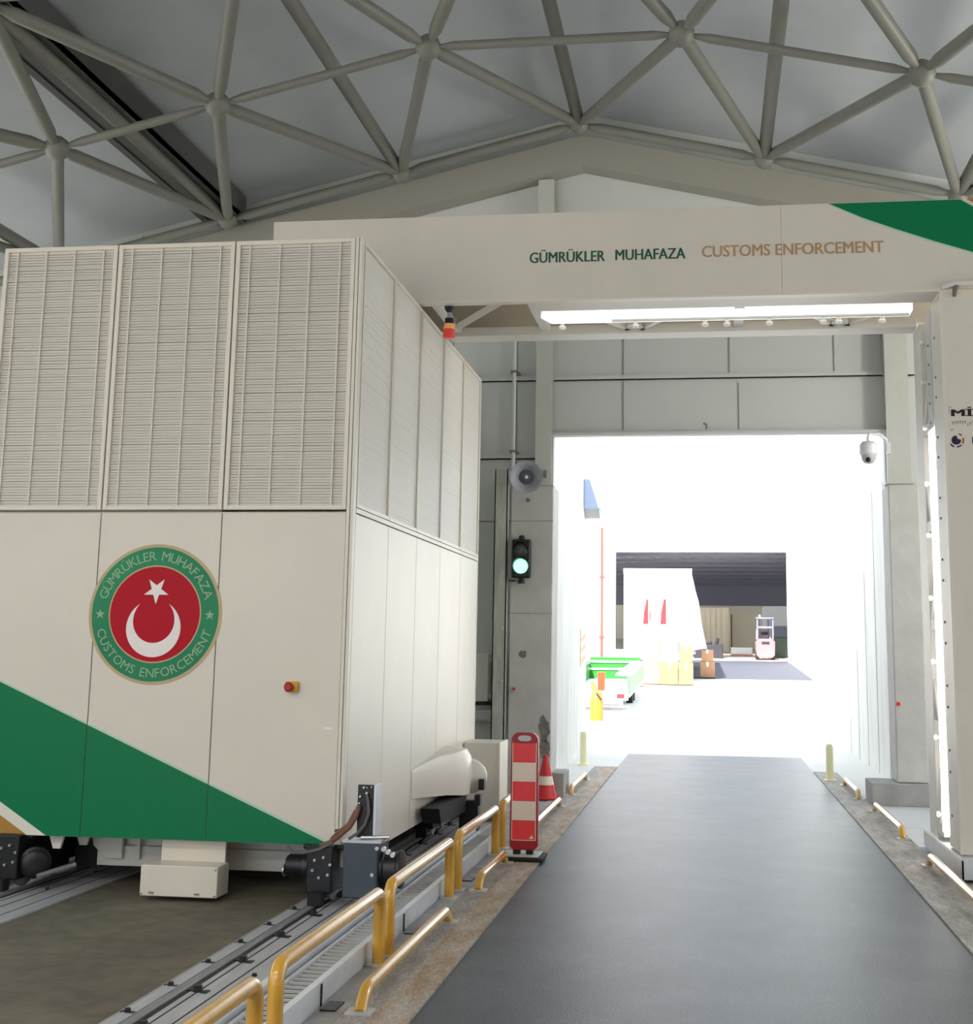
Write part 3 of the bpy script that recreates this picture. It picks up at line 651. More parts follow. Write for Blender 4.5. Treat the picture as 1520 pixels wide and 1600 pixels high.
# motor hood and grey cabinet on the right flank
mb = MB()
sec = [(-2.77, 0.42), (-2.50, 0.42), (-2.48, 0.60), (-2.50, 0.80), (-2.55, 0.875), (-2.62, 0.90), (-2.77, 0.90)]
ya, yb = 12.05, 13.75
n = len(sec)
rows = []
for y, k in ((ya, 0.02), (ya + 0.9, 0.55), (ya + 1.35, 0.96), (yb - 0.10, 1.0), (yb, 0.93)):
    rows.append([(-2.77 + (x + 2.77) * k, y, 0.66 + (z - 0.66) * (0.55 + 0.45 * k)) for x, z in sec])
vs = [p for r_ in rows for p in r_]
fs = [(i * n + k, i * n + (k + 1) % n, (i + 1) * n + (k + 1) % n, (i + 1) * n + k) for i in range(len(rows) - 1) for k in range(n)] + [tuple(range(n)), tuple(range((len(rows) - 1) * n, len(rows) * n))]
mb.add(vs, fs)
hd = obj('motor_hood', mb, 'panel', cab, 0.006, label='white tapering motor hood on the cabin flank')
obj('hood_skirt', MB().prism([(12.25, 0.42), (13.6, 0.42), (13.6, 0.24), (12.35, 0.27)], 'x', -2.72, -2.54), 'rubber', hd)
mo2 = obj('rear_motor', MB().lathe([(0.04, -0.3), (0.17, -0.3), (0.175, 0.0), (0.165, 0.05), (0.10, 0.085), (0, 0.09)], (-2.52, 13.75, 0.58), (0.25, -1, 0), 32), 'plate', cab, label='grey round rear motor')
mb = MB()
for s_, z in ((-0.17, 0.44), (0.14, 0.52), (-0.06, 0.36), (0.10, 0.36)): mb.box(-2.52 + s_ - 0.03, -2.52 + s_ + 0.03, 13.60, 13.72, z - 0.06, z + 0.05)
mb.box(-2.62, -2.42, 13.66, 13.8, 0.04, 0.34)
obj('motor_mount', mb, 'black', mo2, 0.004)
cbn = obj('side_cabinet', MB().box(-2.76, -2.36, 14.6, 15.15, 0.06, 0.875), 'plate', cab, 0.008, label='plain grey cabinet standing out from the cabin flank')
obj('cabinet_edge', MB().box(-2.37, -2.345, 14.59, 15.16, 0.06, 0.88), 'panel', cbn, 0.002)

# ------------------------------------------------------------------ portal beam
BY, BYb, BZ0, BZ1 = 11.85, 13.45, 5.235, 6.106
beam = thing('portal_beam', 'long white overhead beam lettered GÜMRÜKLER MUHAFAZA CUSTOMS ENFORCEMENT across the road', 'beam', (-0.3, 12.6, 5.235))
fx = [-4.285, 0.70, 3.6]
for a, b in zip(fx[:-1], fx[1:]): obj('front_panel', MB().box(a + 0.002, b - 0.002, BY, BY + 0.04, BZ0 + 0.012, BZ1), 'panel', beam, 0.002)
obj('back_panel', MB().box(-4.285, 3.6, BYb - 0.04, BYb, BZ0 + 0.1, BZ1), 'panel', beam)
obj('top_panel', MB().box(-4.285, 3.6, BY + 0.02, BYb - 0.02, BZ1 - 0.03, BZ1 + 0.005), 'panel', beam)
obj('end_panel', MB().box(-4.285, -4.25, BY + 0.04, BYb - 0.04, BZ0, BZ1 - 0.03), 'panel', beam)
obj('front_lip', MB().box(-4.285, 2.13, BY - 0.006, BY + 0.10, BZ0 - 0.012, BZ0 + 0.012), 'frame', beam, 0.002)
obj('bottom_plate', MB().box(-1.66, 2.13, BY + 0.10, BY + 0.42, BZ0, BZ0 + 0.02), 'plate', beam)
obj('far_chord', MB().box(-2.80, 2.13, BYb - 0.27, BYb, BZ0 - 0.01, BZ0 + 0.09), 'plate', beam, 0.006)
for x in (-2.66, -1.70, 0.32): obj('cross_tie', MB().box(x - 0.05, x + 0.05, BY + 0.10, BYb - 0.27, BZ0 + 0.03, BZ0 + 0.10), 'plate', beam, 0.004)
for x0, y0, x1, y1 in ((-2.60, 12.95, -1.95, 11.95),):
    obj('diagonal_brace', MB().tube([(x0, y0, BZ0 + 0.05), (x1, y1, BZ0 + 0.05)], 0.05, 4), 'plate', beam)
for x in (-0.75, 1.35):
    mb = MB()
    for s_ in (-1, 1): mb.prism([(x + s_ * 0.03, 13.2), (x + s_ * 0.09, 13.2), (x + s_ * 0.32, 12.8), (x + s_ * 0.26, 12.8)], 'z', BZ0 + 0.02, BZ0 + 0.08)
    mb.prism([(x - 0.12, 13.2), (x + 0.12, 13.2), (x + 0.06, 12.98), (x - 0.06, 12.98)], 'z', BZ0 + 0.02, BZ0 + 0.04)
    obj('gusset_brace', mb, 'plate', beam)
mb = MB(); mb.box(-1.58, 1.98, 12.46, 12.70, BZ0 - 0.02, BZ0 + 0.06); mb.prism([(-1.66, 12.46), (-1.58, 12.46), (-1.58, 12.70)], 'z', BZ0 - 0.02, BZ0 + 0.06)
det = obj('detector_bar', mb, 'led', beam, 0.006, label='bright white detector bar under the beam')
obj('bar_rail', MB().box(-0.95, 1.96, 12.56, 12.60, BZ0 - 0.04, BZ0 - 0.02), 'plate2', det)
for x in (-1.47, -0.72, -0.02, 0.20, 0.62, 1.15, 1.30, 1.72): obj('knob', MB().lathe([(0.02, 0), (0.02, 0.03), (0.035, 0.035), (0.035, 0.06), (0.02, 0.07)], (x, 12.70, BZ0 - 0.01), (0, 0.5, -1), 14), 'knob', det)
mb = MB(); text_front(mb, 'GÜMRÜKLER', -1.692, -0.967, 5.604, 0.104, BY, 0.035); text_front(mb, 'MUHAFAZA', -0.862, -0.200, 5.608, 0.104, BY, 0.035)
obj('lettering', mb, 'green_text', beam, label='green GÜMRÜKLER MUHAFAZA lettering')
mb = MB(); text_front(mb, 'CUSTOMS ENFORCEMENT', -0.040, 1.637, 5.614, 0.110, BY, 0.03)
obj('lettering', mb, 'gold_text', beam, label='tan CUSTOMS ENFORCEMENT lettering')
pts = [(1.149, 6.102), (1.45, 5.955), (1.757, 5.833), (2.1, 5.705), (2.437, 5.59), (2.9, 5.46), (3.58, 5.32), (3.58, 5.45), (3.0, 5.72), (2.455, 6.03), (2.344, 6.102)]
obj('green_swoosh', MB().prism(pts, 'y', BY - 0.002, BY), 'green', beam, label='green curved sweep at the right end', smooth=False)
edge = [(1.13, 6.102), (1.149, 6.102), (1.45, 5.955), (1.757, 5.833), (2.1, 5.705), (2.437, 5.59), (2.9, 5.46), (3.58, 5.32), (3.58, 5.30), (2.9, 5.44), (2.437, 5.572), (2.1, 5.687), (1.757, 5.815), (1.45, 5.937)]
obj('swoosh_edge', MB().prism(edge, 'y', BY - 0.0015, BY), 'green_edge', beam, smooth=False)
obj('orange_swoosh', MB().prism([(2.40, 6.102), (2.49, 6.05), (3.0, 5.80), (3.58, 5.55), (3.58, 6.102)], 'y', BY - 0.002, BY), 'orange_vinyl', beam, label='orange corner at the right end', smooth=False)

# ------------------------------------------------------------------ portal tower (right leg)
tx = 2.132
tw = thing('portal_tower', 'white truss tower carrying the right end of the overhead beam', 'tower', (2.8, 12.6, 0))
obj('front_panel', MB().box(tx + 0.006, 3.55, BY, BY + 0.04, 0.22, 5.215), 'panel', tw, 0.003)
obj('side_panel', MB().box(3.51, 3.55, BY + 0.04, BYb, 0.22, 5.215), 'panel', tw)
obj('back_panel', MB().box(tx + 0.02, 3.55, BYb - 0.04, BYb, 0.22, 5.215), 'plate', tw)
obj('edge_strip', MB().box(tx - 0.012, tx + 0.012, BY - 0.006, BY + 0.03, 0.22, 5.215), 'frame', tw, 0.002)
obj('near_plate', MB().box(tx - 0.004, tx + 0.05, BY + 0.05, BY + 0.53, 0.22, 5.215), 'plate', tw, 0.004)
fc = MB(); fc.box(tx - 0.004, tx + 0.06, 13.03, 13.45, 0.02, 5.22)
obj('far_chord', fc, 'plate', tw, 0.006)
z = 0.25; k = 0
while z < 5.0:
    mb = MB(); mb.box(tx, tx + 0.05, 12.70, 13.05, z, z + 0.10)
    if k % 2: mb.prism([(12.75, z + 0.10), (12.85, z + 0.10), (13.05, z + 0.42), (13.05, z + 0.52)], 'x', tx + 0.005, tx + 0.045)
    else: mb.prism([(13.05, z + 0.10), (12.95, z + 0.10), (12.75, z + 0.42), (12.75, z + 0.52)], 'x', tx + 0.005, tx + 0.045)
    obj('lattice_tie', mb, 'plate', tw)
    z += 0.95; k += 1
obj('slot_shade', MB().box(tx + 0.10, tx + 0.11, 12.66, 13.08, 0.22, 5.2), 'gutter', tw)  # dark sheet added behind the lattice as the shade in its slots
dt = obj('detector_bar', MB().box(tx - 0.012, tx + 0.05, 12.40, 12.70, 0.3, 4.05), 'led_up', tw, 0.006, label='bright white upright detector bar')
obj('dim_bar_top', MB().box(tx - 0.008, tx + 0.05, 12.42, 12.68, 4.05, 5.2), 'plate2', dt, 0.005)  # top of the same bar, coloured grey for its weaker light
for z in (0.45, 1.15, 1.85, 2.45, 3.05, 3.55, 4.1, 4.55, 4.95):
    obj('knob', MB().lathe([(0.015, 0), (0.015, 0.02), (0.026, 0.025), (0.026, 0.045), (0.015, 0.05)], (tx - 0.005, 12.74, z), (-1, 0.4, 0), 14), 'knob', dt)
mb = MB()
for i in range(24):
    z = 0.5 + i * 0.19; mb.cyl((tx - 0.012, 12.52, z), (tx - 0.02, 12.52, z), 0.012, None, 8)
    if i % 3 != 1: mb.cyl((tx - 0.004, BY + 0.36, z), (tx - 0.014, BY + 0.36, z), 0.012, None, 8)
obj('bolts', mb, 'spall', tw)
mb = MB(); mb.box(tx - 0.03, tx + 0.5, 11.72, 13.7, 0.19, 0.205); mb.box(tx - 0.03, tx - 0.01, 11.72, 13.7, 0.03, 0.19); mb.box(tx - 0.03, tx + 0.5, 11.72, 11.74, 0.03, 0.19)
obj('base_sill', mb, 'galv', tw, 0.003)
obj('sill_beam', MB().box(tx + 0.03, tx + 1.3, 11.80, 13.5, 0.05, 0.19), 'slate', tw)
mb = MB(); text_front(mb, 'Mİ', 2.192, 2.375, 4.052, 0.062, BY, 0.12)
obj('lettering', mb, 'black_text', tw, label='black letters Mİ')
mb = MB(); rnd = random.Random(5)
for i in range(9):
    x = 2.19 + i * 0.022; z = 3.985 + rnd.uniform(-0.01, 0.02); mb.box(x, x + 0.014, BY - 0.002, BY, z, z + 0.006); mb.box(x + 0.004, x + 0.009, BY - 0.002, BY, z - 0.02, z + 0.01)
mb.box(2.168, 2.172, BY - 0.002, BY, 4.07, 4.14); mb.box(2.168, 2.19, BY - 0.002, BY, 4.136, 4.142); mb.box(2.172, 2.20, BY - 0.002, BY, 3.925, 3.932)
obj('small_print', mb, 'pale_mark', tw, label='faint grey small print')
lc = (2.222, 3.832)
def arcband(r0, r1, a0, a1, n=14): return [(lc[0] + r1 * math.cos(a0 + (a1 - a0) * i / n), lc[1] + r1 * math.sin(a0 + (a1 - a0) * i / n)) for i in range(n + 1)] + [(lc[0] + r0 * math.cos(a1 + (a0 - a1) * i / n), lc[1] + r0 * math.sin(a1 + (a0 - a1) * i / n)) for i in range(n + 1)]
mb = MB(); mb.prism([(lc[0] + 0.042 * math.cos(a), lc[1] + 0.042 * math.sin(a)) for a in [1.5 + i * (2 * PI - 1.4) / 24 for i in range(25)]] + [(lc[0] + 0.012, lc[1] + 0.012)], 'y', BY - 0.002, BY)
for a0, a1 in ((3.7, 4.4), (4.75, 5.5)): mb.prism(arcband(0.056, 0.068, a0, a1), 'y', BY - 0.002, BY)
obj('round_logo', mb, 'navy', tw, label='round navy logo with a broken ring')
mb = MB()
for a0, a1 in ((-0.55, 0.35), (0.7, 1.2)): mb.prism(arcband(0.056, 0.068, a0, a1), 'y', BY - 0.002, BY)
obj('round_logo_arc', mb, 'red_mark', tw, label='red arc of the round logo')
mb = MB().box(2.36, 2.375, BY - 0.002, BY, 3.80, 3.86); obj('letter_stroke', mb, 'navy', tw)
obj('gutter_pipe', MB().tube([(2.14, BY - 0.02, 5.26), (2.25, BY - 0.03, 5.29), (3.5, BY - 0.03, 5.31)], 0.03), 'plate', tw)
obj('hook', MB().cyl((2.27, BY - 0.02, 5.27), (2.25, BY - 0.02, 5.17), 0.03, 0.015), 'spall', tw)

# beacon lamp hanging from the beam
t = thing('warning_beacon', 'small red and amber beacon lamp hanging under the overhead beam', 'beacon lamp', (-2.50, 12.05, 5.0))
bc = (-2.50, 11.98)
obj('stem', MB().tube([(bc[0], bc[1], 5.215), (bc[0], bc[1], 5.10)], 0.022), 'horn', t)
obj('hanger', MB().lathe([(0.05, 0.03), (0.045, 0.0), (0.015, -0.04)], (bc[0], bc[1], 5.195), (0, 0, 1), 14), 'tl_black', t)
obj('cap', MB().lathe([(0.043, 0), (0.045, -0.05), (0.047, -0.055)], (bc[0], bc[1], 5.105), (0, 0, 1), 20), 'tl_black', t)
obj('amber_lens', MB().lathe([(0.047, 0), (0.055, -0.04), (0.056, -0.055)], (bc[0], bc[1], 5.05), (0, 0, 1), 20), 'beacon_amber', t)
obj('red_lens', MB().lathe([(0.056, 0), (0.06, -0.06), (0.058, -0.085), (0.04, -0.09)], (bc[0], bc[1], 4.995), (0, 0, 1), 20), 'beacon_red', t)

# ------------------------------------------------------------------ tracks
def track(name, xr, label, y0, y1):
    t = thing(name, label, 'rail track', (xr, (y0 + y1) / 2, 0), 'gantry rail tracks')
    mb = MB(); mb.box(xr + 0.06, xr + 0.52, y0, y1, 0, 0.014); mb.box(xr - 0.13, xr - 0.05, y0, y1, 0, 0.012)
    obj('bed_plate', mb, 'trackplate', t)
    mb = MB(); mb.box(xr - 0.052, xr - 0.028, y0, y1, 0.0, 0.013); mb.box(xr + 0.028, xr + 0.062, y0, y1, 0.0, 0.013); mb.box(xr + 0.215, xr + 0.225, y0, y1, 0.012, 0.0155); mb.box(xr + 0.375, xr + 0.383, y0, y1, 0.012, 0.0155); mb.box(xr + 0.099, xr + 0.109, y0, y1, 0.012, 0.0155)
    obj('groove', mb, 'groove', t)
    mb = MB(); mb.box(xr - 0.027, xr + 0.027, y0, y1, 0, 0.028)
    obj('rail_head', mb, 'railsteel', t, 0.006)
    return t
t1 = track('rail_track', -2.93, 'steel rail track in the floor beside the yellow guard rails', 2.5, 16.8)
t2 = track('rail_track', -5.35, 'dark rail track running under the left edge of the cabin', 2.5, 16.8)
clip = MB(); clip.box(-0.032, 0.032, -0.04, 0.04, 0.014, 0.022); clip.cyl((0, 0, 0.022), (0, 0, 0.05), 0.022, 0.016, 6); clip.box(-0.012, 0.012, -0.12, -0.02, 0.014, 0.024); clip.box(-0.045, -0.02, 0.0, 0.03, 0.014, 0.03); clip.box(0.02, 0.045, -0.025, 0.02, 0.014, 0.028)
src = None
def clips(t, x, ys_, sc_=1.0):
    global src
    for y in ys_:
        if src is None:
            src = obj('rail_clip', clip, 'black'); o = src; o.location = (0, 0, 0)
        else:
            o = src.copy(); C.objects.link(o)
        o.parent = t; o.location = (x - t.location.x, y - t.location.y, 0.0); o.scale = (sc_, sc_, sc_)
# meshes of single clips are centred on their own base
clips(t1, -2.825, [3.6 + 0.705 * i for i in range(19)], 1.35)
clips(t1, -2.64, [3.3 + 0.705 * i for i in range(19)], 0.85)
clips(t1, -3.03, [3.4 + 0.55 * i for i in range(12)], 0.9)
clips(t2, -5.14, [8.2 + 0.8 * i for i in range(8)], 0.8)

# ladder cable tray / channel beside the guard rails
t = thing('cable_tray', 'long galvanised channel with a black ladder tray beside the guard rails', 'cable tray', (-2.2, 9, 0))
y0, y1 = 2.5, 13.2
mb = MB(); mb.box(-2.37, -2.355, y0, y1, 0.014, 0.13); mb.box(-2.385, -2.34, y0, y1, 0.13, 0.142); mb.box(-2.10, -2.088, y0, y1, 0.0, 0.12); mb.box(-2.125, -2.085, y0, y1, 0.12, 0.132)
mb.box(-2.33, -2.31, y0, y1, 0.07, 0.10)
obj('side_walls', mb, 'galv', t)
obj('tray_floor', MB().box(-2.355, -2.10, y0, y1, 0.012, 0.03), 'groove', t)
mb = MB(); n = int((y1 - y0) / 0.085)
for i in range(n): mb.box(-2.31, -2.105, y0 + 0.085 * i, y0 + 0.085 * i + 0.022, 0.075, 0.088)
obj('ladder_rungs', mb, 'plate2', t, smooth=False)
for y in (5.05, 7.05, 8.95, 11.0):
    mb = MB(); mb.box(-2.088, -2.08, y, y + 0.012, 0.0, 0.12); mb.box(-2.06, -1.975, y - 0.10, y + 0.08, 0.009, 0.016)
    obj('drain_clip', mb, 'black', t)
t = thing('cover_strip', 'pale grey concrete ledge under the tall guard rails', 'ledge', (-2.0, 9, 0))
obj('ledge_slab', MB().box(-2.078, -1.935, 2.5, 17.3, 0.0, 0.008), 'apron', t)

# ------------------------------------------------------------------ yellow guard rails
def arch(y0, y1, h, r, br, x=0):
    pts = [(x, y0, 0.01)]
    for i in range(7):
        a = PI - PI / 2 * i / 6; pts.append((x, y0 + br + br * math.cos(a), h - r - br + br * math.sin(a)))
    for i in range(7):
        a = PI / 2 - PI / 2 * i / 6; pts.append((x, y1 - br + br * math.cos(a), h - r - br + br * math.sin(a)))
    pts.append((x, y1, 0.01)); return pts
rails = [(3.75, 5.80, 'nearest tall yellow guard rail, cut by the bottom edge of the photo'), (6.08, 8.0, 'second tall yellow guard rail, beside the near end of the black ladder tray'),
         (8.24, 10.17, 'third tall yellow guard rail, in front of the slate-blue motor'), (10.5, 12.34, 'fourth tall yellow guard rail, just left of the red and white board'), (12.75, 14.6, 'farthest tall yellow guard rail, mostly hidden behind the red and white board')]
for y0, y1, lab in rails:
    t = thing('guard_rail', lab, 'guard rail', (-2.015, (y0 + y1) / 2, 0), 'tall yellow guard rails left of the road')
    obj('rail_tube', MB().tube(arch(y0, y1, 0.47, 0.038, 0.085, -2.015), 0.038, 16), 'yellow', t)
    for y in (y0, y1): obj('base_plate', MB().box(-2.075, -1.955, y - 0.07, y + 0.07, 0.008, 0.018), 'plate2', t)
lows = [(-1.84, 6.95, 9.27, 'nearest low yellow kerb bar left of the road'), (-1.845, 10.5, 11.86, 'low yellow kerb bar beside the foot of the red and white board'),
        (-1.85, 13.6, 16.2, 'low yellow kerb bar just in front of the red traffic cone'), (-1.855, 17.55, 19.6, 'farthest low yellow kerb bar on the left, in the doorway'),
        (1.965, 10.0, 12.55, 'nearest low yellow kerb bar right of the road, at the tower foot'), (1.985, 14.3, 16.65, 'middle low yellow kerb bar right of the road, before the plinth'), (1.94, 18.0, 19.8, 'farthest low yellow kerb bar on the right, in the doorway')]
for x, y0, y1, lab in lows:
    t = thing('kerb_bar', lab, 'guard bar', (x, (y0 + y1) / 2, 0.012), 'low yellow kerb bars')
    pts = [(x, y0, 0.012), (x, y0 + 0.05, 0.07)]
    for i in range(5):
        a = 1.0 * (1 - i / 4); pts.append((x, y0 + 0.16 - 0.10 * math.sin(a), 0.045 + 0.065 * math.cos(a)))
    p2 = [(p[0], y0 + y1 - p[1], p[2]) for p in pts[::-1]]
    obj('bar_tube', MB().tube(pts + p2, 0.034, 14), 'yellow', t)
    for y in (y0, y1): obj('foot_plate', MB().box(x - 0.07, x + 0.07, y - 0.06, y + 0.06, 0.012, 0.022), 'plate2', t)
t = thing('floor_plate', 'pale steel sheet on the floor right of the road before the plinth', 'floor plate', (2.35, 15.5, 0))
for a, b in ((13.75, 15.2), (15.22, 17.28)): obj('sheet', MB().box(2.06, 2.9, a, b, 0.0, 0.012), 'galv', t)

# ------------------------------------------------------------------ delineator board and cone
t = thing('delineator_board', 'red and white striped traffic board standing on its black foot', 'traffic board', (-1.71, 12.1, 0.012))
xa, xb, ya, yb, zb, ztp = -1.835, -1.585, 12.07, 12.15, 0.10, 1.15
prof = []
rr = 0.07
for (cx_, cz_, a0) in ((xb - rr, ztp - rr, 0), (xa + rr, ztp - rr, PI / 2)):
    for i in range(7): prof.append((cx_ + rr * math.cos(a0 + PI / 2 * i / 6), cz_ + rr * math.sin(a0 + PI / 2 * i / 6)))
prof += [(xa - 0.005, zb + 0.03), (xa + 0.03, zb), (xb - 0.03, zb), (xb + 0.005, zb + 0.03)]
obj('board', MB().prism(prof, 'y', ya, yb), 'dkred', t, 0.006)
h = [(-1.71 + 0.062 * (1 if math.cos(a) > 0 else -1) * abs(math.cos(a)) ** 0.6, 1.10 + 0.026 * math.sin(a)) for a in [2 * PI * i / 24 for i in range(24)]]
obj('hand_slot', MB().prism(h, 'y', ya - 0.003, ya + 0.004), 'plate2', t, label='grey handle opening at the top')
z0 = 0.19; hs = (1.055 - 0.19) / 5
for i in range(5):
    obj('reflective_band', MB().box(xa + 0.018, xb - 0.018, ya - 0.003, ya, z0 + hs * i + 0.001, z0 + hs * (i + 1) - 0.001), 'redrefl' if i % 2 == 0 else 'refl', t, label='red reflective band' if i % 2 == 0 else 'white reflective band')
mb = MB(); mb.box(xa + 0.012, xa + 0.018, ya - 0.0035, ya, z0 - 0.006, 1.061); mb.box(xb - 0.018, xb - 0.012, ya - 0.0035, ya, z0 - 0.006, 1.061); mb.box(xa + 0.012, xb - 0.012, ya - 0.0035, ya, z0 - 0.006, z0)
obj('sticker_rim', mb, 'refl', t)
mb = MB(); mb.prism([(xb - 0.075, z0 + 0.012), (xb - 0.03, z0 + 0.012), (xb - 0.05, z0 + 0.045)], 'y', ya - 0.005, ya - 0.002); obj('small_mark', mb, 'refl', t)
for x in (-1.775, -1.655): obj('foot_post', MB().box(x - 0.032, x + 0.032, ya + 0.0, yb - 0.01, 0.04, zb + 0.005), 'rubber', t, 0.006)
obj('foot_pad', MB().box(-1.94, -1.52, ya - 0.13, yb + 0.18, 0.012, 0.05), 'rubber', t, 0.012)
mb = MB().box(-1.90, -1.56, ya - 0.10, yb + 0.15, 0.05, 0.062); obj('foot_top', mb, 'plate2', t, 0.004)
t = thing('traffic_cone', 'red and white traffic cone against the left concrete pillar', 'traffic cone', (-2.135, 17.05, 0))
co = (-2.135, 17.05, 0)
R_ = lambda z: 0.145 - (z - 0.03) * (0.145 - 0.03) / 0.53
for za, zb_, mm, nm in ((0.03, 0.19, 'cone', 'cone_body'), (0.19, 0.30, 'refl', 'white_collar'), (0.30, 0.44, 'cone', 'cone_body'), (0.44, 0.47, 'drum_or', 'cone_tip'), (0.47, 0.56, 'cone', 'cone_tip')):
    obj(nm, MB().lathe([(R_(za), za), (R_(zb_), zb_)], co, (0, 0, 1), 28), mm, t)
obj('cone_base', MB().box(-2.33, -1.945, 16.87, 17.24, 0.008, 0.035), 'cone', t, 0.01)

# ------------------------------------------------------------------ the yard beyond the door
def yz(y): return 0.0372 * (y - 25)
mb = MB().prism([(22, -0.02), (25, 0), (120, yz(120)), (120, yz(120) - 0.3), (22, -0.3)], 'x', -40, 40)
struct('floor_yard', mb, 'yard')
mb = MB(); mb.box(-13, -1.93, 17.75, 25.0, -0.2, 0.0); mb.box(2.03, 13, 17.75, 25.0, -0.2, 0.0); mb.box(-1.93, -1.55, 22, 25, -0.2, 0); mb.box(1.66, 2.03, 22, 25, -0.2, 0)
struct('floor_passage', mb, 'yard')
mb = MB(); mb.box(-2.75, -2.42, 18.0, 25.5, 0, 5.6)
struct('wall_passage_left', mb, 'white_wall')
mb = MB(); mb.box(2.72, 3.0, 18.0, 27.2, 0, 5.0)
struct('wall_passage_right', mb, 'white_wall')
mb = MB()
for y in (19.2, 20.6, 22, 23.4, 24.8, 26.2): mb.box(2.708, 2.72, y, y + 0.16, 0.0, 4.6)
struct('trim_11', mb, 'white_wall', label='pale ribs on the right passage wall')
t = thing('wall_unit', 'pale blue unit high on the white wall left of the doorway', 'wall unit', (-2.25, 25.2, 4.5))
obj('casing', MB().box(-2.42, -2.08, 24.85, 25.5, 4.66, 5.25), 'blue', t, 0.02)
obj('bracket', MB().prism([(24.9, 4.66), (25.45, 4.66), (25.4, 4.5), (25.1, 4.5)], 'x', -2.42, -2.12), 'acgrey', t)
for x, y, lab in ((-2.15, 22.3, 'pale yellow bollard at the left side of the doorway'), (1.80, 20.6, 'pale yellow bollard at the right side of the doorway')):
    t = thing('bollard', lab, 'bollard', (x, y, 0), 'yellow bollards in the doorway')
    obj('post', MB().lathe([(0.055, 0.0), (0.055, 0.5), (0.04, 0.54), (0, 0.55)], (x, y, 0.012), (0, 0, 1), 20), 'bollard', t)
    obj('flange', MB().cyl((x, y, 0.0), (x, y, 0.02), 0.10), 'bollard', t)

# facade with its big opening
FY = 65.0; fx0, fx1, fz1 = -4.68, 3.80, 6.92
bl = thing('warehouse', 'white gabled warehouse with a wide open doorway at the end of the yard', 'warehouse', (0, 70, yz(65)))
mb = MB(); mb.prism([(-16, 0.5), (fx0, 0.5), (fx0, fz1), (fx1, fz1), (fx1, 0.5), (20, 0.5), (20, 8.2), (4.2, 9.9), (-16, 7.8)], 'y', FY, FY + 0.3)
obj('front_wall', mb, 'facade', bl)
mb = MB(); mb.box(fx0 - 0.25, fx0, FY - 0.05, FY + 0.35, 1.4, fz1 + 0.25); mb.box(fx1, fx1 + 0.25, FY - 0.05, FY + 0.35, 1.4, fz1 + 0.25); mb.box(fx0, fx1, FY - 0.05, FY + 0.35, fz1, fz1 + 0.25)
obj('door_frame', mb, 'facade', bl)
mb = MB()
mb.box(-16, 20, FY - 0.02, FY, 7.2, 7.26)
for x in (-0.9, 3.3, 6.8): mb.box(x, x + 0.05, FY - 0.02, FY, 7.3, 9.2)
mb.box(6.4, 6.45, FY - 0.02, FY, 2, 7.0)
obj('wall_joints', mb, 'facjoint', bl)
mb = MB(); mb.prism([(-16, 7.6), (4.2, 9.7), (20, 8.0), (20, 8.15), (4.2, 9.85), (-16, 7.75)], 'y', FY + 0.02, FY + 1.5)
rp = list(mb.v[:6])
for a, b in ((4.5, 45),): mb.prism([(p[0], p[2]) for p in rp], 'y', FY + a, FY + b)  # roof gap before this piece, added so sun reaches the floor
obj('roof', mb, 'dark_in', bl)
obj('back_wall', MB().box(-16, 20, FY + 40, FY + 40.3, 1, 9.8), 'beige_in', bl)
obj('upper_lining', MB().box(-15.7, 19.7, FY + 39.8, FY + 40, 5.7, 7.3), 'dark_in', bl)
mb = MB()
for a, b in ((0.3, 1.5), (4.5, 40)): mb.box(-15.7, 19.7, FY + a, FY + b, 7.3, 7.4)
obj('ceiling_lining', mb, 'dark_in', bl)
for i in range(8):
    y = FY + 2.5 + i * 4; mb = MB(); mb.box(-15, 19, y, y + 0.15, 6.9, 7.02); mb.box(-15, 19, y, y + 0.15, 7.24, 7.3)
    for j in range(20): 
        x = -14 + j * 1.6; mb.prism([(x, 7.02), (x + 0.1, 7.02), (x + 0.9, 7.26), (x + 0.8, 7.26)], 'y', y + 0.03, y + 0.1); mb.prism([(x + 1.6, 7.02), (x + 1.5, 7.02), (x + 0.8, 7.26), (x + 0.9, 7.26)], 'y', y + 0.03, y + 0.1)
    obj('roof_truss', mb, 'fork_grey', bl)
mb = MB().prism([(50.2, yz(50.2) + 0.004), (66.5, yz(66.5) + 0.012), (66.5, yz(66.5) - 0.1), (50.2, yz(50.2) - 0.1)], 'x', -6, 3.88)
struct('trim_14', mb, 'yardgrey', label='grey asphalt ramp in front of the warehouse door')
mb = MB().prism([(66.5, yz(66.5) + 0.02), (104, yz(104) + 0.02), (104, yz(104) - 0.1), (66.5, yz(66.5) - 0.1)], 'x', -15, 19)
struct('floor_warehouse', mb, 'beige_in')

# trailer (seen from behind)
Y0 = 47.5; gz = yz(Y0)
tr = thing('box_trailer', 'white curtain-sided lorry trailer parked with its rear doors facing the road', 'trailer', (-1.9, 52, gz))
obj('body', MB().box(-3.10, -0.66, Y0, Y0 + 13, gz + 1.0, gz + 4.08), 'trailer_w', tr, 0.03)
mb = MB(); mb.box(-3.12, -3.0, Y0 - 0.05, Y0, gz + 0.95, gz + 4.1); mb.box(-0.76, -0.64, Y0 - 0.05, Y0, gz + 0.95, gz + 4.1); mb.box(-3.13, -0.63, Y0 - 0.06, Y0 + 0.01, gz + 3.95, gz + 4.12); mb.box(-3.13, -0.63, Y0 - 0.06, Y0 + 0.01, gz + 0.9, gz + 1.05); mb.box(-1.90, -1.86, Y0 - 0.03, Y0, gz + 1.05, gz + 3.95)
obj('rear_frame', mb, 'trailer_w', tr)
mb = MB()
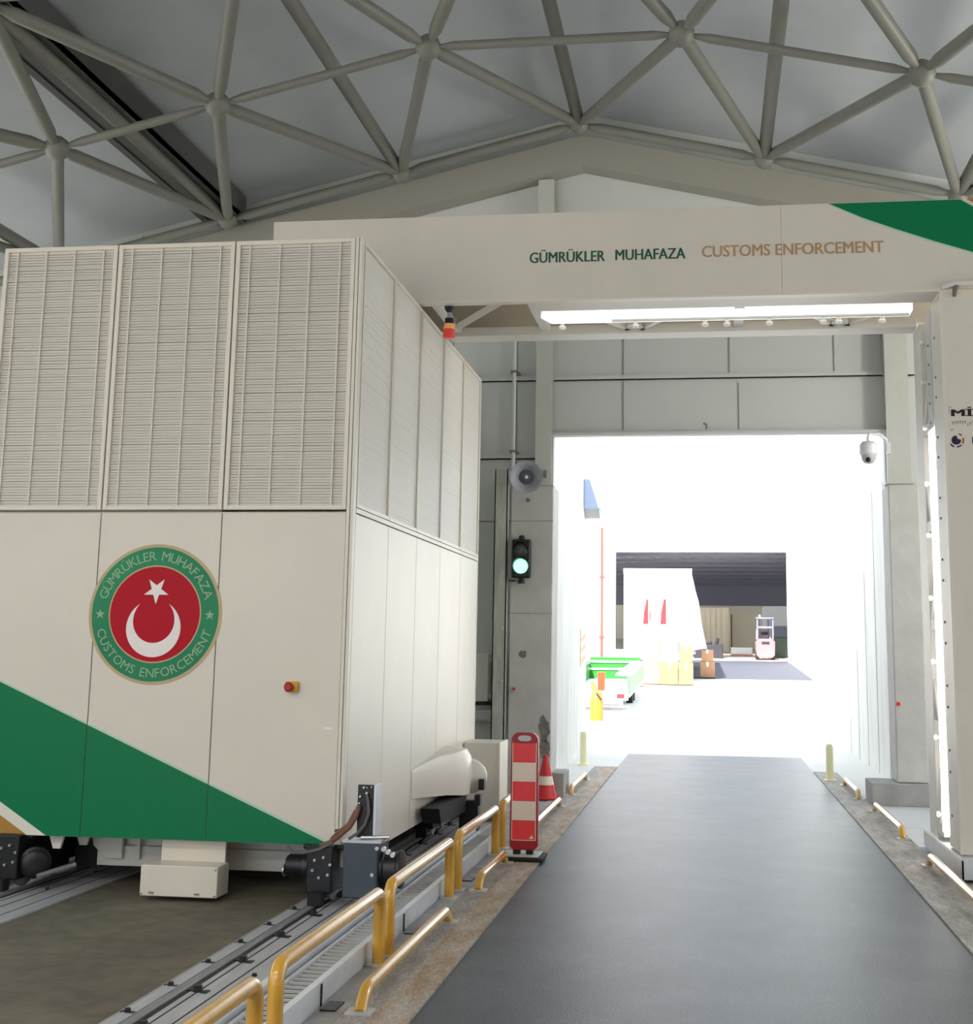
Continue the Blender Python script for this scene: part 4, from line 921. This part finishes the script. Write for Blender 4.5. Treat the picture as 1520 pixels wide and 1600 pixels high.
for x in (-2.6, -2.2, -1.55, -1.15): mb.cyl((x, Y0 - 0.06, gz + 1.1), (x, Y0 - 0.06, gz + 3.9), 0.02, None, 8)
obj('lock_bars', mb, 'acgrey', tr)
for x in (-2.29, -1.66): obj('red_marker', MB().prism([(x - 0.13, gz + 2.10), (x + 0.13, gz + 2.10), (x + 0.15, gz + 2.45), (x + 0.08, gz + 3.0), (x + 0.0, gz + 3.0), (x - 0.10, gz + 2.5)], 'y', Y0 - 0.02, Y0), 'red', tr, label='red marking on the rear door')
# curtain hanging out along the right side
mb = MB(); rows = []
for y, xo in ((Y0 + 0.3, 0.03), (Y0 + 3, 0.25), (Y0 + 7, 0.30), (Y0 + 12.5, 0.12)):
    rows.append([(-0.66, y, gz + 3.9), (-0.60 + xo * 0.5, y, gz + 3.2), (-0.62 + xo, y, gz + 2.2), (-0.60 + xo * 1.6, y, gz + 1.25), (-0.66, y, gz + 1.15)])
n = 5; vs = [p for r_ in rows for p in r_]
mb.add(vs, [(i * n + k, i * n + (k + 1) % n, (i + 1) * n + (k + 1) % n, (i + 1) * n + k) for i in range(3) for k in range(n)] + [tuple(range(n)), tuple(range(15, 20))])
obj('side_curtain', mb, 'tarp', tr)
for y in (Y0 + 2.0, Y0 + 3.3, Y0 + 4.6):
    for x in (-2.95, -0.85): obj('wheel', MB().lathe([(0.2, -0.14), (0.5, -0.14), (0.5, 0.14), (0.2, 0.14)], (x, y, yz(y) + 0.5), (1, 0, 0), 24), 'rubber', tr)
obj('bumper', MB().box(-3.0, -0.76, Y0 + 0.1, Y0 + 0.25, gz + 0.5, gz + 0.75), 'acgrey', tr)
obj('mudguard', MB().box(-1.35, -0.95, Y0 - 0.01, Y0 + 0.02, gz + 1.12, gz + 1.45), 'fork_grey', tr)

# green drop-side trailer
Y1 = 34.7; gz = yz(Y1); gt = thing('dropside_trailer', 'low green and white drop-side trailer with a red tail lamp', 'trailer', (-3, 38, gz))
A = lambda y, d: yz(y) + d
def sb(name, x0, x1, y0, y1, d0, d1, m, lab=None):
    mb = MB(); mb.add([(x, y, A(y, d_)) for x in (x0, x1) for y in (y0, y1) for d_ in (d0, d1)], [(0, 1, 3, 2), (4, 6, 7, 5), (0, 4, 5, 1), (2, 3, 7, 6), (0, 2, 6, 4), (1, 5, 7, 3)])
    return obj(name, mb, m, gt, label=lab)
sb('deck', -3.9, -2.12, Y1, 41.8, 0.36, 0.44, 'trailer_w')
sb('side_board', -2.20, -2.10, Y1 + 0.02, 41.8, 0.44, 0.92, 'tgreen2', 'pale green side board')
sb('cap_rail', -2.50, -2.08, Y1 + 0.02, 41.8, 0.92, 0.97, 'trailer_w')
sb('side_board', -3.9, -3.82, Y1 + 0.02, 41.8, 0.44, 0.92, 'tgreen')
hb = sb('head_board', -3.82, -2.22, 41.7, 41.8, 0.44, 1.12, 'tgreen', 'green head board')
mb = MB()
for d_ in (0.72, 0.95): mb.box(-3.82, -2.22, 41.66, 41.70, A(41.7, d_), A(41.7, d_ + 0.06))
obj('white_rib', mb, 'trailer_w', hb)
tg = sb('tail_board', -3.82, -2.16, Y1 - 0.02, Y1 + 0.04, 0.28, 0.62, 'trailer_w', 'white tail board')
obj('tail_lamp', MB().box(-2.46, -2.26, Y1 - 0.06, Y1 - 0.02, gz + 0.33, gz + 0.45), 'red', tg, label='red tail lamp')
mb = MB(); mb.box(-3.6, -2.30, Y1 - 0.04, Y1 + 0.04, gz + 0.17, gz + 0.26); mb.box(-2.75, -2.4, Y1 - 0.05, Y1 - 0.02, gz + 0.20, gz + 0.27); mb.box(-3.6, -2.12, Y1 - 0.02, Y1 + 0.02, gz + 0.10, gz + 0.14)
obj('bumper', mb, 'acgrey', gt)
for y in (37.6, 38.5):
    obj('wheel', MB().lathe([(0.08, -0.09), (0.2, -0.09), (0.2, 0.09), (0.08, 0.09)], (-2.3, y, yz(y) + 0.2), (1, 0, 0), 20), 'rubber', gt)

# yellow drum with orange panel
gz = yz(31.8); t = thing('plastic_drum', 'yellow plastic barrier drum by the white wall outside', 'drum', (-2.75, 31.8, gz))
obj('drum_body', MB().lathe([(0.15, 0.0), (0.165, 0.1), (0.16, 0.5), (0.12, 0.62), (0.05, 0.72)], (-2.75, 31.8, gz), (0, 0, 1), 24), 'drum', t)
obj('side_arm', MB().tube([(-2.86, 31.8, gz + 0.92), (-2.80, 31.76, gz + 0.74), (-2.66, 31.7, gz + 0.52)], 0.05, 12), 'drum', t)
obj('strap', MB().tube([(-2.74, 31.63, gz + 0.66), (-2.62, 31.63, gz + 0.50)], 0.02, 8), 'dk', t)
t = thing('orange_panel_post', 'small orange sign panel on a post behind the yellow drum', 'sign', (-2.64, 32.1, yz(32.1)))
gz = yz(32.1)
obj('post', MB().cyl((-2.66, 32.1, gz), (-2.66, 32.1, gz + 0.9), 0.02), 'drum', t)
obj('panel', MB().box(-2.75, -2.57, 32.08, 32.11, gz + 0.70, gz + 1.15), 'drum_or', t, 0.01)

# cardboard boxes in front of the trailer: x, y, w, h, stacked height, material, label
BOX = [(-2.75, 46.6, 0.55, 0.60, 0, 'card3', 'cream carton at the left end of the row before the trailer'), (-2.75, 46.6, 0.50, 0.55, 0.60, 'trailer_w', 'white carton on the left end of the row before the trailer'),
       (-2.05, 46.4, 0.62, 0.95, 0, 'card2', 'tan carton standing left of the two cream cartons'), (-2.05, 46.4, 0.58, 0.60, 0.95, 'card2', 'tan carton on top of the tall tan carton'),
       (-1.42, 46.2, 0.62, 0.80, 0, 'card3', 'cream carton in the middle of the row before the trailer'), (-1.42, 46.2, 0.6, 0.62, 0.80, 'trailer_w', 'white carton on the middle cream carton'),
       (-0.84, 46.2, 0.50, 0.78, 0, 'card3', 'cream carton at the right end of the row before the trailer'), (-0.84, 46.2, 0.44, 0.58, 0.78, 'card3', 'cream carton on top at the right end of the row'),
       (-0.10, 50.9, 0.56, 0.62, 0, 'card2', 'lower orange-tan carton right of the trailer'), (-0.10, 50.9, 0.46, 0.46, 0.62, 'card2', 'upper orange-tan carton right of the trailer'),
       (-3.3, 46.8, 0.5, 1.2, 0, 'trailer_w', 'tall white carton leftmost beside the trailer')]
for x, y, w, h, z, mm, lab in BOX:
    g_ = yz(y) + z; t = thing('cardboard_box', lab, 'box', (x, y, g_), 'cartons in the yard')
    obj('carton', MB().box(x - w / 2, x + w / 2, y - w / 2, y + w / 2, g_ + (0.02 if z == 0 else 0.0), g_ + h - 0.004), mm, t, 0.012)
    obj('tape', MB().box(x - 0.04, x + 0.04, y - w / 2 - 0.006, y + w / 2 + 0.002, g_ + h * 0.7, g_ + h), 'refl', t)
for x, lab, s_ in ((-3.05, 'larger reddish triangular stack left of the cartons', 0.62), (-2.45, 'smaller reddish triangular stack left of the cartons', 0.42)):
    g_ = yz(45.0); mb = MB().prism([(x - s_ / 2, g_ + 0.02), (x + s_ / 2, g_ + 0.02), (x + s_ * 0.3, g_ + s_ * 0.8), (x - s_ * 0.45, g_ + s_ * 1.4)], 'y', 44.8, 45.2)
    tag(obj('folded_cartons', mb, 'fork_red'), lab, 'cartons')
# red stand pipe
t = thing('stand_pipe', 'thin dark red pipe rising beside the warehouse door', 'pipe', (-5.35, 64.8, yz(64.8)))
obj('pipe', MB().tube([(-5.37, 64.8, yz(64.8)), (-5.37, 64.8, 8.1)], 0.06), 'pipe_red', t)
obj('cap', MB().cyl((-5.37, 64.8, 8.1), (-5.33, 64.8, 8.35), 0.09, 0.05), 'spall', t)
for z in (2.6, 5.6): obj('clamp', MB().box(-5.5, -5.24, 64.72, 64.94, z, z + 0.1), 'pipe_red', t)
t = thing('warning_strip', 'pale yellow warning strip on the corner of the white passage wall', 'warning strip', (-2.41, 24.9, 1.6))
obj('strip', MB().box(-2.416, -2.405, 24.35, 25.3, 1.62, 2.32), 'bollard', t)
for i in range(3): obj('stripe', MB().prism([(24.4, 1.68 + 0.2 * i), (25.25, 1.78 + 0.2 * i), (25.25, 1.86 + 0.2 * i), (24.4, 1.76 + 0.2 * i)], 'x', -2.406, -2.402), 'drum', t)
# forklift
Y2 = 67.3; gz = yz(Y2) + 0.02; fk = thing('forklift', 'red and grey forklift truck in the warehouse doorway', 'forklift', (2.82, Y2, gz))
obj('counterweight', MB().prism([(2.36, gz + 0.25), (2.50, gz + 0.12), (3.14, gz + 0.12), (3.28, gz + 0.25), (3.30, gz + 0.95), (3.12, gz + 1.08), (2.52, gz + 1.08), (2.34, gz + 0.95)], 'y', Y2, Y2 + 1.6), 'fork_red', fk, 0.03)
obj('rear_grille', MB().box(2.62, 3.02, Y2 - 0.01, Y2 + 0.02, gz + 0.80, gz + 0.94), 'dk', fk)
mb = MB()
for x in (2.42, 3.20):
    mb.box(x - 0.04, x + 0.04, Y2 + 0.15, Y2 + 0.23, gz + 1.05, gz + 2.1); mb.box(x - 0.04, x + 0.04, Y2 + 1.4, Y2 + 1.48, gz + 1.05, gz + 2.1)
mb.box(2.36, 3.26, Y2 + 0.1, Y2 + 1.5, gz + 2.1, gz + 2.18); mb.box(2.38, 3.24, Y2 + 0.16, Y2 + 0.22, gz + 1.62, gz + 1.72)
obj('overhead_guard', mb, 'fork_grey', fk)
obj('seat', MB().box(2.60, 3.0, Y2 + 0.5, Y2 + 1.0, gz + 1.05, gz + 1.6), 'dk', fk, 0.03)
mb = MB()
for x in (2.55, 3.05): mb.box(x - 0.05, x + 0.05, Y2 + 1.9, Y2 + 2.0, gz + 0.1, gz + 2.25)
mb.box(2.5, 3.1, Y2 + 1.9, Y2 + 2.0, gz + 2.15, gz + 2.25)
obj('mast', mb, 'fork_grey', fk)
for x in (2.42, 3.22):
    for y in (Y2 + 0.35, Y2 + 1.5): obj('wheel', MB().lathe([(0.08, -0.09), (0.24, -0.09), (0.24, 0.09), (0.08, 0.09)], (x, y, gz + 0.245), (1, 0, 0), 20), 'rubber', fk)
mb = MB().lathe([(0.06, 0), (0.06, 0.1), (0.03, 0.13)], (2.55, Y2 + 0.3, gz + 2.18), (0, 0, 1), 12); obj('beacon', mb, 'beacon_amber', fk)
# goods inside the warehouse
gz = yz(80) + 0.02
t = thing('ribbed_container', 'beige ribbed container wall at the back of the warehouse, left', 'container', (-0.1, 80, gz))
obj('container_box', MB().box(-1.5, 1.15, 80, 83, gz, gz + 2.6), 'beige_in', t)
for i in range(8): obj('rib', MB().box(-1.4 + i * 0.32, -1.26 + i * 0.32, 79.94, 80, gz + 0.1, gz + 2.5), 'beige_in', t)
t = thing('beige_container', 'plain beige container behind the forklift', 'container', (2.2, 84, yz(84)))
obj('container_box', MB().box(1.3, 3.6, 84, 87, yz(84) + 0.02, yz(84) + 2.25), 'beige_in', t)
obj('door_bar', MB().box(1.34, 1.42, 83.95, 84.0, yz(84) + 0.1, yz(84) + 2.2), 'card3', t)
t = thing('office_cabin', 'pale site office inside the warehouse right of the forklift', 'cabin', (4.2, 74, yz(74)))
ob_ = obj('cabin_body', MB().box(3.05, 6.0, 74, 77, yz(74) + 0.02, yz(74) + 2.75), 'acgrey', t)
obj('cabin_window', MB().box(3.45, 4.4, 73.97, 74.0, yz(74) + 1.0, yz(74) + 1.65), 'fork_grey', ob_)
t = thing('waste_bin', 'dark green bin at the right edge of the warehouse door', 'bin', (3.65, 70.5, yz(70.5)))
obj('bin_body', MB().box(3.35, 4.1, 70.3, 71, yz(70.5) + 0.02, yz(70.5) + 1.1), 'dkgreen', t, 0.03)
obj('bin_lid', MB().box(3.33, 4.12, 70.28, 71.02, yz(70.5) + 1.1, yz(70.5) + 1.17), 'dkgreen', t)
t = thing('dark_machine', 'low dark machine inside the warehouse beside the trailer', 'machine', (-0.05, 69, yz(69)))
g_ = yz(69) + 0.02
obj('machine_body', MB().box(-0.85, 0.68, 68.6, 70, g_, g_ + 0.72), 'dk', t, 0.04)
obj('machine_hood', MB().box(-0.35, 0.12, 68.8, 69.6, g_ + 0.72, g_ + 0.86), 'dk', t, 0.04)
obj('lever', MB().tube([(0.35, 69, g_ + 0.7), (0.42, 69, g_ + 1.05)], 0.09, 8), 'dk', t)
t = thing('white_pallet', 'low white bundle on the warehouse floor left of the forklift', 'bundle', (1.6, 72, yz(72)))
obj('bundle', MB().box(1.15, 2.3, 72, 73, yz(72) + 0.12, yz(72) + 0.50), 'trailer_w', t, 0.03)
obj('pallet', MB().box(1.1, 2.35, 71.95, 73.05, yz(72) + 0.02, yz(72) + 0.12), 'card2', t)
# air conditioner and box on facade right
t = thing('pump_unit', 'white boxed unit with a small red mark right of the warehouse door', 'outdoor unit', (5.4, 64.3, yz(64.3)))
g_ = yz(64.3) + 0.02
ub = obj('unit_body', MB().box(4.95, 5.95, 64.0, 64.6, g_, g_ + 0.98), 'trailer_w', t, 0.02)
obj('roof_lid', MB().box(4.86, 5.98, 63.92, 64.66, g_ + 0.98, g_ + 1.05), 'acgrey', t)
obj('red_mark', MB().box(5.33, 5.62, 63.985, 64.0, g_ + 0.52, g_ + 0.80), 'fork_red', ub)
obj('base_grille', MB().box(5.15, 5.75, 63.985, 64.0, g_ + 0.05, g_ + 0.22), 'fork_grey', ub)
t = thing('grey_cabinet', 'slim grey cabinet just right of the white boxed unit', 'cabinet', (6.25, 64.3, yz(64.3)))
obj('cabinet_body', MB().box(6.08, 6.46, 64.05, 64.5, g_, g_ + 0.8), 'acgrey', t, 0.02)
obj('cabinet_door', MB().box(6.12, 6.42, 64.03, 64.05, g_ + 0.08, g_ + 0.74), 'facjoint', t)
